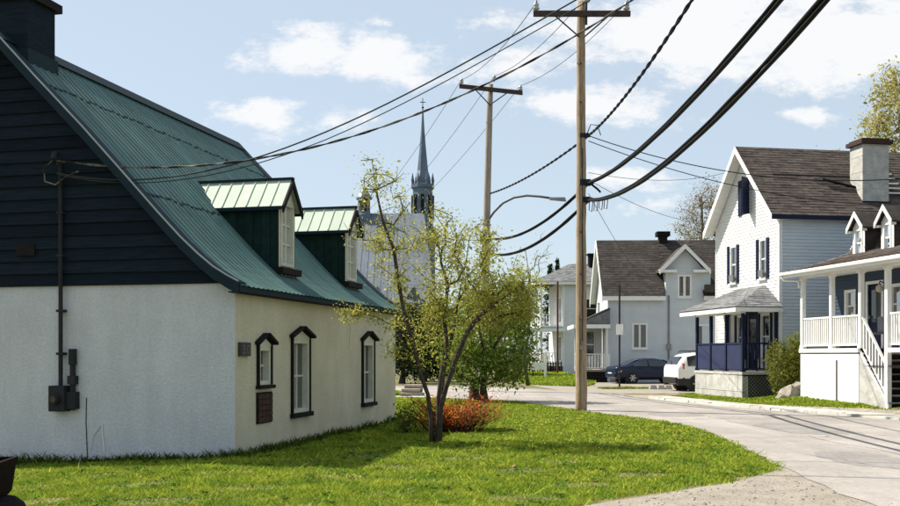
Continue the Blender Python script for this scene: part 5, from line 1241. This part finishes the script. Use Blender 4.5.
for i, (px, lab) in enumerate(((653, 'small pale concrete block on the parking ground, left of the row'), (661, 'small pale concrete block on the parking ground, middle of the row'), (668, 'small pale concrete block on the parking ground, nearest the white car'))):
    p = P(px, 388, 46.5); mb = MB().prism([(p.x-.17, p.y-.15, .0), (p.x+.17, p.y-.15, .0), (p.x+.11, p.y-.12, .17), (p.x-.11, p.y-.12, .17)], [(p.x-.17, p.y+.15, .0), (p.x+.17, p.y+.15, .0), (p.x+.11, p.y+.12, .17), (p.x-.11, p.y+.12, .17)])
    tag(mb.build('concrete_block', M['concrete'], bevel=.02), lab, 'block', 'parking blocks')

# ------------------------------------------------------------------ trees
def rot_quads(rg, cen, size, aspect=.5, up=0.0):
    n = len(cen); a = rg.normal(size=(n, 3)); a[:, 2] += up; a /= np.linalg.norm(a, axis=1)[:, None]
    b = rg.normal(size=(n, 3)); b -= a*np.sum(a*b, 1)[:, None]; b /= np.linalg.norm(b, axis=1)[:, None]
    s = (size*rg.uniform(.45, 1.1, n)*(1 + .9*(rg.uniform(0, 1, n) > .85)))[:, None]; a = a*s; b = b*s*aspect
    return np.stack([cen - a*.5, cen + b*.5 - a*.05, cen + a*.5, cen - b*.5 - a*.05], 1).reshape(-1, 3)

def ell(rg, c, r, n, shell=.35):
    v = rg.normal(size=(n, 3)); v /= np.linalg.norm(v, axis=1)[:, None]; v *= (rg.uniform(shell**3, 1, n)**(1/3))[:, None]
    return np.array(c) + v*np.array(r)

def grow(rg, stems, tips, wig=.12, rtip=.006, expo=.5):
    pos, par = [], []
    for st in stems:
        prev = -1
        for k, p in enumerate(st):
            p = np.array(p, float)
            if k == 0 and pos:
                d = np.linalg.norm(np.array(pos) - p, axis=1); j = int(np.argmin(d))
                if d[j] < .02: prev = j; continue
            pos.append(p); par.append(prev); prev = len(pos) - 1
    base = np.array(pos)
    order = np.argsort([np.min(np.linalg.norm(base - t, axis=1)) for t in tips]); ends = []
    for t in tips[order]:
        A = np.array(pos); dv = t - A; d = np.linalg.norm(dv, axis=1)
        cost = d*(1 + .9*np.clip(-dv[:, 2]/(d+1e-6), 0, 1)) + .12*np.arange(len(d) < 0)if False else d*(1 + 1.1*np.clip(.15 - dv[:, 2]/(d+1e-6), 0, 1.2))
        cost[0] += 5; j = int(np.argmin(cost)); L = d[j]; k = max(1, int(L/.28)); k = min(k, 7)
        pd = (A[j] - A[par[j]]) if par[j] >= 0 else np.array([0, 0, 1.0]); pd = pd/(np.linalg.norm(pd)+1e-6)
        c = A[j] + pd*L*.25 + (t-A[j])*.4 + np.array([0, 0, .06*L]) + rg.normal(0, wig*L*.4, 3); prev = j
        for i in range(1, k+1):
            s = i/k; q = (1-s)**2*A[j] + 2*s*(1-s)*c + s*s*t + (rg.normal(0, .02*L, 3) if i < k else 0)
            pos.append(q); par.append(prev); prev = len(pos)-1
        ends.append(prev)
    n = len(pos); cnt = np.zeros(n); kids = [[] for _ in range(n)]
    for e in ends: cnt[e] += 1
    for i in range(n-1, -1, -1):
        if par[i] >= 0: kids[par[i]].append(i)
    # accumulate (parents may have a lower index always)
    for i in range(n-1, -1, -1):
        if par[i] >= 0: cnt[par[i]] += max(cnt[i], .5)
    rad = rtip*np.maximum(cnt, .6)**expo
    return np.array(pos), par, kids, rad, ends

def tree_mesh(pos, par, kids, rad, n=6):
    mb = MB(); roots = [i for i in range(len(pos)) if par[i] < 0]; stack = [(r, None) for r in roots]
    while stack:
        i, start = stack.pop(); ch = [] if start is None else [start]; ch.append(i)
        while kids[i]:
            ks = sorted(kids[i], key=lambda k: -rad[k])
            for k in ks[1:]: stack.append((k, i))
            i = ks[0]; ch.append(i)
        if len(ch) < 2: continue
        rr = [rad[c] for c in ch]
        if start is not None: rr[0] = min(rr[0], rr[1]*1.2)
        mb.tube([pos[c] for c in ch], rr, n if rr[0] > .03 else 4, cap=True)
    return mb

def tree(name, label, base, stems, tips, leaf, leaf_m, bark='bark', per=20, spread=.18, rtip=.006, expo=.5, aspect=.5, seed=1, group=None, cat='tree', along=True, wig=.12, up=0., flare=True, thin=None):
    rg = np.random.default_rng(seed); T = thing(name, label, cat, base, 0, group); b = np.array(base)
    pos, par, kids, rad, ends = grow(rg, [[np.array(p) - b for p in s] for s in stems], tips - b, wig, rtip, expo)
    if flare:
        low = pos[:, 2] < .35; rad[low] *= 1 + .5*(.35 - pos[low, 2])/.35
    tree_mesh(pos, par, kids, rad).build('trunk', M[bark], T, smooth=True)
    anchor = []
    for e in ends:
        i = e
        for s in range(4 if along else 1):
            anchor.append(pos[i]); 
            if par[i] < 0 or rad[i] > rtip*3: break
            anchor.append((pos[i] + pos[par[i]])/2); i = par[i]
    anchor = np.array(anchor); reps = max(1, int(per*len(ends)/len(anchor)))
    cen = np.repeat(anchor, reps, 0) + rg.normal(0, spread, (len(anchor)*reps, 3))
    if thin: cen = cen[rg.uniform(0, 1, len(cen)) < np.clip(1 - (cen[:, 2]-thin[0])/thin[1], thin[2], 1)]
    o = np_mesh('crown', rot_quads(rg, cen, leaf, aspect, up), 4, M[leaf_m], T)
    return T

# near tree by the cottage: several thin stems, sparse young leaves
def near_tree():
    D = 18.2; b = np.array(P(437, 443, D)); b[2] = 0
    Q = lambda px, py, dy=0: np.array(P(px, py, D+dy))
    fork = Q(436, 400)
    stems = [[b, Q(438, 425), fork + np.array([.04, 0, 0]), Q(441, 375, .1), Q(447, 345, .15), Q(444, 315, .1), Q(448, 285, .2), Q(441, 262, .3), Q(436, 235, .3)],
             [b + np.array([-.09, .02, 0]), Q(431, 420), Q(428, 395, -.1), Q(420, 372, -.2), Q(414, 345, -.3), Q(404, 312, -.3), Q(398, 280, -.35), Q(394, 250, -.4), Q(383, 222, -.4), Q(376, 190, -.5), Q(372, 160, -.5)],
             [b + np.array([.02, -.06, 0]), Q(440, 412), Q(446, 388, -.2), Q(455, 362, -.3), Q(466, 335, -.4), Q(478, 316, -.5), Q(494, 305, -.6), Q(512, 292, -.6)],
             [b + np.array([.05, .05, 0]), Q(441, 405, .2), Q(444, 370, .4), Q(452, 335, .6), Q(458, 300, .7), Q(466, 262, .8), Q(470, 235, .8)]]
    rg = np.random.default_rng(77)
    C = lambda px, py, dy=0: tuple(P(px, py, D+dy))
    tips = np.concatenate([ell(rg, C(435, 262), (1.2, 1.1, 1.0), 90), ell(rg, C(380, 205, -.4), (.68, .6, 1.05), 52), ell(rg, C(482, 288), (1.1, 1.0, .8), 90), ell(rg, C(515, 300, -.2), (.55, .7, .55), 44),
                           ell(rg, C(425, 330), (1.1, 1.0, .6), 40), ell(rg, C(508, 306, -.3), (.68, .7, .45), 40), ell(rg, C(350, 310, -.5), (.28, .3, .14), 7), ell(rg, C(468, 238), (.8, .7, .55), 34), ell(rg, C(415, 218), (.6, .5, .6), 22)])
    tips = tips[tips[:, 2] > 1.15]
    tree('young_tree', 'slender multi-stemmed young tree with sparse olive leaves beside the cottage', tuple(b), stems, tips, .047, 'leaf_olive', per=82, spread=.085, rtip=.0042, expo=.48, seed=5, aspect=.55, wig=.2, thin=(2.9, 2.2, .34))
near_tree()

def second_tree():
    D = 34.0; b = np.array(P(484, 402, D)); b[2] = 0; Q = lambda px, py, dy=0: np.array(P(px, py, D+dy)); C = lambda px, py, dy=0: tuple(P(px, py, D+dy))
    stems = [[b, Q(483, 385), Q(485, 365), Q(481, 340), Q(478, 318), Q(474, 298)], [b + np.array([.01, 0, .01]), Q(485, 372, .1), Q(492, 350, .2), Q(503, 332, .2), Q(512, 318, .2)]]
    rg = np.random.default_rng(8)
    tips = np.concatenate([ell(rg, C(488, 322), (1.75, 1.6, 1.45), 120, .5), ell(rg, C(510, 345), (1.0, 1.2, 1.15), 50, .4), ell(rg, C(460, 350), (.9, 1.0, 1.0), 40, .4), ell(rg, C(510, 305), (.9, 1, .7), 30), ell(rg, C(492, 368), (1.5, 1.3, .62), 60, .4)])
    tree('leafy_tree', 'bushy green-leaved tree at the far edge of the lawn behind the red shrub', tuple(b), stems, tips, .115, 'leaf_green', per=42, spread=.20, rtip=.007, seed=9, aspect=.6)
second_tree()

def simple_tree(name, label, px, D, parts, leaf, lm, bark, per, spread, n, seed, group='trees behind the houses', base_px=None, rtip=.012, stem_top=None, aspect=.55):
    rg = np.random.default_rng(seed); b = np.array([(px-450)*D/FPX, D, gz((px-450)*D/FPX, D)])
    tips = np.concatenate([ell(rg, tuple(P(x, y, D)), r, k, .3) for (x, y, r, k) in parts])
    zc = tips[:, 2].mean(); xc = tips[:, 0].mean()
    st = [[b + np.array([rg.normal(0, .1), rg.normal(0, .1), 0])*(k > 0) + np.array([(xc-b[0])*s, 0, (zc+ .6*(tips[:, 2].max()-zc) - b[2])*s]) for k, s in enumerate((0, .2, .4, .6, .8, 1.0))]]
    return tree(name, label, tuple(b), st, tips, leaf, lm, bark, per, spread, rtip, .5, aspect, seed, group, along=True)
simple_tree('budding_tree', 'tall yellow-green budding tree rising behind the white house at the right edge', 918, 58, [(908, 130, (2.9, 2.5, 3.6), 90), (895, 90, (1.5, 1.6, 2.0), 40), (930, 180, (3.4, 3, 3.0), 60), (882, 135, (.9, 1.2, 1.6), 22), (945, 80, (2, 2, 3), 40)], .20, 'leaf_yellow', 'bark_light', 46, .34, 0, 21)
simple_tree('bare_tree', 'thin brown budding tree between the grey house and the white gable', 706, 78, [(702, 222, (2.3, 2.2, 3.0), 150), (690, 230, (1.3, 1.4, 1.5), 60), (712, 205, (1.5, 1.6, 2.0), 60)],   .11, 'leaf_bud', 'bark_light', 34, .34, 0, 22, rtip=.008)
simple_tree('budding_tree', 'low pale green treetop peeking over the white house ridge', 832, 62, [(832, 168, (1.7, 1.5, 1.3), 40), (848, 172, (1.5, 1.5, 1.1), 20)], .15, 'leaf_yellow', 'bark_light', 14, .28, 0, 23)
simple_tree('bare_tree', 'sparse budding tree left of the near pole before the far white house', 528, 52, [(532, 262, (1.1, 1.1, 1.4), 34), (520, 285, (1.3, 1.2, 1.4), 34), (545, 250, (.7, .8, .9), 12)], .085, 'leaf_olive', 'bark', 9, .16, 0, 24, rtip=.008)
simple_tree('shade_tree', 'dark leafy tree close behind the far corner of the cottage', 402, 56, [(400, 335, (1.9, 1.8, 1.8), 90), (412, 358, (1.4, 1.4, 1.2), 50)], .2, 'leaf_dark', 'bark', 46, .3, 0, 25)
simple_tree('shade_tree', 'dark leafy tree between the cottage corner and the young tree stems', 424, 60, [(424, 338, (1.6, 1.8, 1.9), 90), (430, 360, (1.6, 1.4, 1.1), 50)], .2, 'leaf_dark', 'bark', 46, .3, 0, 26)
simple_tree('shade_tree', 'dark olive tree seen through the young tree stems beyond the road', 446, 66, [(448, 330, (2.0, 1.8, 2.2), 90), (455, 358, (2.2, 1.6, 1.2), 60)], .22, 'leaf_green', 'bark', 40, .34, 0, 27)
simple_tree('shade_tree', 'dark green tree beyond the road behind the bushy green tree', 500, 70, [(498, 335, (2.6, 2.0, 2.0), 90), (512, 356, (2.2, 1.6, 1.0), 50)], .22, 'leaf_green', 'bark', 36, .34, 0, 28)

def spruce(label, px, D, ztop, r, seed):
    rg = np.random.default_rng(seed); b = ((px-450)*D/FPX, D, gz((px-450)*D/FPX, D)); T = thing('spruce_tree', label, 'tree', b, 0, 'spruces behind the far house')
    MB().tube([(0, 0, -.2), (0, 0, ztop*.6), (0, 0, ztop)], [.18, .1, .02], 6).build('trunk', M['bark'], T)
    mb = MB(); cen = []
    for k in range(150):
        t = rg.uniform(.12, 1)**.8; z = ztop*t; R_ = r*(1-t)*rg.uniform(.7, 1.1) + .08; th = rg.uniform(0, 2*math.pi); c, s = math.cos(th), math.sin(th)
        mb.tube([(0, 0, z), (c*R_*.6, s*R_*.6, z-.02), (c*R_, s*R_, z-.12*R_)], [.02, .015, .006], 3)
        for q in range(26): u = rg.uniform(.15, 1); cen.append((c*R_*u + rg.normal(0, .09), s*R_*u + rg.normal(0, .09), z - .1*R_*u + rg.normal(0, .10)))
    mb.build('branches', M['bark'], T); np_mesh('crown', rot_quads(rg, np.array(cen), .26, .45), 4, M['leaf_dark'], T)
spruce('dark pointed spruce behind the far white house, nearer the left', 550, 100, 10.4, 1.9, 51)
spruce('taller dark pointed spruce behind the far white house, nearer the pole', 557.5, 104, 11.4, 1.9, 52)

# ------------------------------------------------------------------ shrubs, stones
def shrub_red():
    D = 20.6; c = P(452, 428, D); T = thing('red_shrub', 'low twiggy shrub with orange-red spring leaves behind the young tree', 'shrub', (c.x, D, 0)); rg = np.random.default_rng(3)
    mb = MB(); cen = []
    for k in range(330):
        a = rg.uniform(0, 2*math.pi); r0 = rg.uniform(0, .45)*rg.uniform(.3, 1); b = np.array([r0*math.cos(a)*1.7, r0*math.sin(a)*.8, 0]); lean = np.array([math.cos(a)*1.45, math.sin(a)*.8, 0])*rg.uniform(.05, .55); h = rg.uniform(.35, .78)
        p1 = b + lean*.4 + [0, 0, h*.55]; p2 = b + lean*1.05 + [rg.normal(0, .05), rg.normal(0, .05), h]
        mb.tube([b, p1, p2], [.007, .005, .002], 3)
        for q in range(15): t = rg.uniform(.25, 1.03); m_ = (p1 + (p2-p1)*(t-.5)*2) if t > .5 else b + (p1-b)*t*2; cen.append(m_ + rg.normal(0, .035, 3))
    mb.build('twigs', M['brown_panel'], T); np_mesh('leaves', rot_quads(rg, np.array(cen), .05, .5), 4, M['leaf_red'], T)
shrub_red()

def shrub(name, label, c, r, leaf, lm, n, seed, group=None):
    T = thing(name, label, 'shrub', (c[0], c[1], gz(c[0], c[1])), 0, group); rg = np.random.default_rng(seed); mb = MB()
    lob = [(rg.normal(0, .33, 3)*np.array([1, 1, .55]) + [0, 0, .62], rg.uniform(.42, .62)) for _ in range(9)]
    cen = []
    for o, q in lob:
        k = n//9; v = rg.normal(size=(k, 3)); v /= np.linalg.norm(v, axis=1)[:, None]; rr = rg.uniform(.45, 1, k)**.5*q*rg.uniform(.9, 1.08, k); cen.append(o + v*rr[:, None])
        mb.tube([(0, 0, 0), o*np.array([.4, .4, .5])*np.array(r), o*np.array(r)], [.03, .02, .008], 4)
    cen = np.concatenate(cen)*np.array(r); cen = cen[cen[:, 2] > .02]
    mb.build('stems', M['bark'], T); np_mesh('leaves', rot_quads(rg, cen, leaf, .5, up=.4), 4, M[lm], T)
shrub('round_bush', 'rounded yellow-green evergreen bush between the white and the blue house', (11.02, 32.2), (.74, .7, 1.42), .075, 'leaf_cedar', 12000, 61)
shrub('green_bush', 'small green bush low on the left of the young tree stems', (-.85, 20.5), (.35, .35, .42), .06, 'leaf_green', 700, 62)
shrub('small_plant', 'small light green plant against the white porch skirt', (12.02, 29.2), (.22, .2, .42), .08, 'leaf_cedar', 420, 63)
for i, (px, py, D, s, lab) in enumerate(((791, 391, 31.4, .42, 'large pale boulder at the foot of the round bush'), (799, 384, 31.6, .34, 'smaller pale boulder on top beside the white porch'), (781, 396, 31.2, .24, 'small low stone left of the large boulder'))):
    c = P(px, py, D); rg = np.random.default_rng(70+i); import bmesh
    bm = bmesh.new(); bmesh.ops.create_icosphere(bm, subdivisions=3, radius=1)
    pl = [(Vector(rg.normal(size=3)).normalized(), rg.uniform(.5, .85)) for _ in range(16)]
    for v in bm.verts:
        for nn, dd in pl:
            k = v.co.dot(nn)
            if k > dd: v.co -= nn*(k-dd)*.97
        v.co.x *= s*1.05; v.co.y *= s*.7; v.co.z *= s*.72
    me = bpy.data.meshes.new('boulder'); bm.to_mesh(me); bm.free(); me.materials.append(M['stone']); o = bpy.data.objects.new('boulder', me); COL.objects.link(o); o.location = (c.x, c.y, gz(c.x, c.y) + s*.3 + (.22 if i == 1 else 0)); tag(o, lab, 'rock', 'rocks by the round bush')
T = thing('wooden_stump', 'short thick brown stump under the bushy green tree', 'stump', (.84, 35.0, 0)); rg = np.random.default_rng(6)
MB().tube([(0, 0, -.1), (.0, 0, .1), (.01, 0, .45), (0, 0, .78)], [.24, .20, .17, .17], 12).build('stump', M['brown_panel'], T)
MB().tube([(0, 0, .78), (0, 0, .795)], .15, 12).build('cut_face', M['pole_wood'], T)
T = thing('fence_post', 'weathered grey fence stake left of the brown stump', 'post', (-.2, 33.5, 0)); MB().tube([(0, 0, -.1), (-.04, 0, .9)], [.05, .04], 7).build('stake', M['pole_wood_grey'], T); MB().tube([(-.04, 0, .9), (-.04, 0, .93)], [.042, .015], 7).build('tip', M['pole_wood_grey'], T)
T = thing('wood_pile', 'jumble of grey cut logs at the edge of the far grass patch', 'logs', (-1.45, 38.9, 0))
for i in range(9):
    x, z = [(-.5, .1), (-.2, .1), (.12, .1), (.42, .1), (-.35, .29), (-.03, .29), (.27, .29), (-.2, .48), (.12, .48)][i]
    MB().tube([(-.35 + rnd.uniform(-.12, .12), x*.6, z*.8), (.35 + rnd.uniform(-.12, .12), x*.6+rnd.uniform(-.05, .05), z*.8)], .075, 8).build('log', M['pole_wood_grey'], T)

# dark planter at the left edge
T = thing('iron_planter', 'dark brown cast planter on a black plinth at the lower left edge', 'planter', (-4.33, 9.0, -.05), R(8))
MB().lathe((0, 0, 0), [(.38, .36), (.41, .40), (.445, .62), (.47, .66), (.47, .70), (.42, .70), (.40, .60)], 4, rot=R(45)).build('bowl', M['iron_brown'], T, smooth=False)
MB().lathe((0, 0, 0), [(.50, -.2), (.50, .20), (.46, .30), (.40, .345), (.32, .36)], 20).build('plinth', M['iron_black'], T)
MB().lathe((0, 0, 0), [(.30, .60), (.2, .64), (.05, .65)], 14).build('soil', M['brown_panel'], T)
MB().box(.14, .30, -.495, -.46, .02, .15).build('plinth_plate', M['metal_grey'], T)

# ------------------------------------------------------------------ grass, dandelions, pebbles
def inpoly(x, y, poly):
    c = np.zeros(len(x), bool); n = len(poly)
    for i in range(n):
        (x0, y0), (x1, y1) = poly[i], poly[(i+1) % n]
        k = ((y0 > y) != (y1 > y)) & (x < (x1-x0)*(y-y0)/((y1-y0) + 1e-12) + x0); c ^= k
    return c
LAWN = [(4.72, 14.1), (5.0, 17.1), (5.3, 20), (5.38, 22.5), (4.78, 25.4), (3.87, 27.7), (3.37, 30), (2.77, 32.6), (1.86, 35), (-.7, 37.2), (-6, 39), (-9, 39), (-9, 8), (-3, 8.45), (-.5, 9.5), (1, 10.35), (1.62, 10.9), (2.64, 11.8), (3.6, 12.7), (4.3, 13.5)]
def house_mask(x, y, m=.02):
    dx, dy = x+3.375, y-15.7; u = dx*.973 - dy*.2316; v = dx*.2316 + dy*.973; return (u < m) & (u > -9) & (v > -m) & (v < 9)
def blades(name, label, poly, n, ref, hgt, seed, wk=1.0, excl=None, kind='stuff', m='grass', thin=True):
    rg = np.random.default_rng(seed); P_ = np.array(poly); lo, hi = P_.min(0), P_.max(0)
    x = rg.uniform(lo[0], hi[0], n); y = rg.uniform(lo[1], hi[1], n); k = inpoly(x + rg.normal(0, .04, n) + .09*np.sin(y*3.7)*np.sin(x*5.1+y), y + rg.normal(0, .06, n) + .10*np.sin(x*4.3)*np.sin(x*1.7+1), poly) & (np.abs(x) < .47*y + .6)
    if excl is not None: k &= ~excl(x, y)
    k &= rg.uniform(0, 1, n) < np.minimum(1, (ref/y)**1.6)
    x, y = x[k], y[k]; n = len(x); z = g(x, y)
    cl = np.sin(x*2.1 + 1.3*np.sin(y*1.7)) * np.sin(y*2.6 + 1.1*np.sin(x*1.9)); cl2 = np.sin(x*.8+2)*np.sin(y*.9+.5)
    bare = rg.uniform(0, 1, n) < np.clip(.14 + .25*cl2 + .62*(np.sin(x*2.3+y*1.1)*np.sin(y*3.6-x) > .5)*(y < 16), 0, .85); x, y, z, cl = x[~bare], y[~bare], z[~bare], cl[~bare]; n = len(x)
    h = hgt*rg.uniform(.45, 1.25, n)*(1 + .35*cl); w = wk*np.maximum(.010, .0009*y)*rg.uniform(.7, 1.4, n); th = rg.uniform(0, 2*np.pi, n); ln = rg.uniform(.5, 1.9, n)*h; la = rg.uniform(0, 2*np.pi, n)
    a = np.stack([x - np.cos(th)*w, y - np.sin(th)*w, z - .005], 1); b = np.stack([x + np.cos(th)*w, y + np.sin(th)*w, z - .005], 1); c = np.stack([x + np.cos(la)*ln, y + np.sin(la)*ln, z + h], 1)
    o = np_mesh(name, np.stack([a, b, c], 1).reshape(-1, 3), 3, M[m]); return tag(o, label, kind=kind)
blades('lawn_grass', 'short bright green lawn grass around the cottage', LAWN, 1500000, 12.0, .042, 101, .8, house_mask)
# unmown fringe along the walls, wall shade put into its darker green
rgf = np.random.default_rng(4)
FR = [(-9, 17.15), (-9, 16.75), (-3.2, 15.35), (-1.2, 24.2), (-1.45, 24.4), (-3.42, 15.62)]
blades('wall_grass', 'longer unmown grass along the foot of the cottage walls, coloured darker as shade', FR, 60000, 16, .15, 102, 1.1, lambda x, y: house_mask(x, y, 0.0), m='grass_long_shaded')
tt = np.array([.985, .172])
VERGE = [(13.6, 22.4), (12.2, 24.8), (10.75, 28.0), (9.25, 31.0), (8.75, 34.0), (8.3, 37.0), (9.2, 37.8), (9.85, 34.2), (11.0, 34.0), (10.87, 31.0), (11.85, 25.4), (14.6, 22.8)]
blades('verge_grass', 'narrow grass verge in front of the right-hand houses', VERGE, 90000, 30, .06, 103, 1.0)
blades('far_grass', 'grass bank in front of the far white house', [(4.3, 53), (6.6, 50), (7.5, 53), (8.9, 62), (8.5, 78), (3.6, 78)], 60000, 50, .16, 104, 1.2)
blades('far_lawn_grass', 'grass on the patch beyond the lawn', [(-2.0, 39.0), (-1.9, 42.6), (-5, 43.8), (-14, 44.6), (-14, 40.9), (-6, 39.6)], 60000, 36, .12, 105, 1.2)
blades('strip_grass', 'thin grass strip at the foot of the sign post', [(7.0, 47.6), (7.2, 46.6), (9.4, 46.9), (9.4, 47.4)], 6000, 46, .10, 106, 1.2)

blades('tall_tufts', 'scattered taller grass tufts in the lawn', LAWN, 26000, 13, .085, 111, 1.0, house_mask)
def weeds():
    rg = np.random.default_rng(44); n = 800; x = rg.uniform(-7, 5.3, n); y = 9 + 22*rg.uniform(0, 1, n)**1.6; k = inpoly(x, y, LAWN) & ~house_mask(x, y, .05); x, y = x[k], y[k]; out = []
    for i in range(7):
        th = rg.uniform(0, 2*np.pi, len(x)); r = rg.uniform(.05, .11, len(x)); w = .016; z = g(x, y) + .03; c, s_ = np.cos(th), np.sin(th)
        out.append(np.stack([np.stack([x, y, z-.01], 1), np.stack([x+c*r*.6-s_*w, y+s_*r*.6+c*w, z+.02], 1), np.stack([x+c*r, y+s_*r, z+.012], 1), np.stack([x+c*r*.6+s_*w, y+s_*r*.6-c*w, z+.02], 1)], 1))
    tag(np_mesh('lawn_weeds', np.concatenate(out).reshape(-1, 3), 4, M['weed']), 'flat broad-leaved weeds dotted through the lawn', kind='stuff')
    n = 500; x = rg.uniform(-7, 4.6, n); y = rg.uniform(9, 24, n); k = inpoly(x, y, LAWN) & ~house_mask(x, y, .05); x, y = x[k], y[k]
    cen = np.stack([x, y, g(x, y) + .04], 1); tag(np_mesh('dead_leaves', rot_quads(rg, cen, .042, .6, up=.0), 4, M['dead_leaf']), 'dry brown leaves lying in the lawn', kind='stuff')
weeds()
def dandelions():
    rg = np.random.default_rng(15); n = 5200; x = rg.uniform(-1, 5.3, n); y = rg.uniform(11, 30, n)
    k = inpoly(x, y, LAWN) & (rg.uniform(0, 1, n) < np.exp(-((y-22)/4.5)**2)*np.clip((x+.5)/3, .04, 1)*.13); x, y = x[k], y[k]; z = g(x, y) + rg.uniform(.05, .10, len(x)); out = []
    for i in range(6):
        a0, a1 = 2*np.pi*i/6, 2*np.pi*(i+1)/6; r = .016
        out.append(np.stack([np.stack([x, y, z+.012], 1), np.stack([x+r*np.cos(a0), y+r*np.sin(a0), z], 1), np.stack([x+r*np.cos(a1), y+r*np.sin(a1), z], 1)], 1))
    tag(np_mesh('dandelions', np.concatenate(out).reshape(-1, 3), 3, M['dandelion']), 'yellow dandelions dotted over the lawn', kind='stuff')
dandelions()

def pebbles():
    rg = np.random.default_rng(16); n = 7000; x = rg.uniform(-3, 5.4, n); y = rg.uniform(8.5, 15, n)
    G = [(4.9, 14.9), (5.1, 13.5), (4.75, 11), (4.5, 8), (-3, 8), (-.5, 9.3), (1, 10.2), (1.62, 10.8), (2.64, 11.7), (3.6, 12.6), (4.3, 13.5)]
    k = inpoly(x, y, G); x, y = x[k], y[k]; r = .004 + .018*rg.uniform(0, 1, len(x))**7; z = g(x, y) + .012; m = len(x)
    octv = np.array([(1,0,0),(0,1,0),(-1,0,0),(0,-1,0),(0,0,.7),(0,0,-.7)], float); F = [(0,1,4),(1,2,4),(2,3,4),(3,0,4),(1,0,5),(2,1,5),(3,2,5),(0,3,5)]
    jit = rg.uniform(.6, 1.4, (m, 6, 1)); V = octv[None]*jit*r[:, None, None] + np.stack([x, y, z], 1)[:, None]
    idx = np.array(F).ravel(); tag(np_mesh('pebbles', V[:, idx].reshape(-1, 3), 3, M['pebble']), 'loose pebbles scattered over the gravel shoulder', kind='stuff')
pebbles()
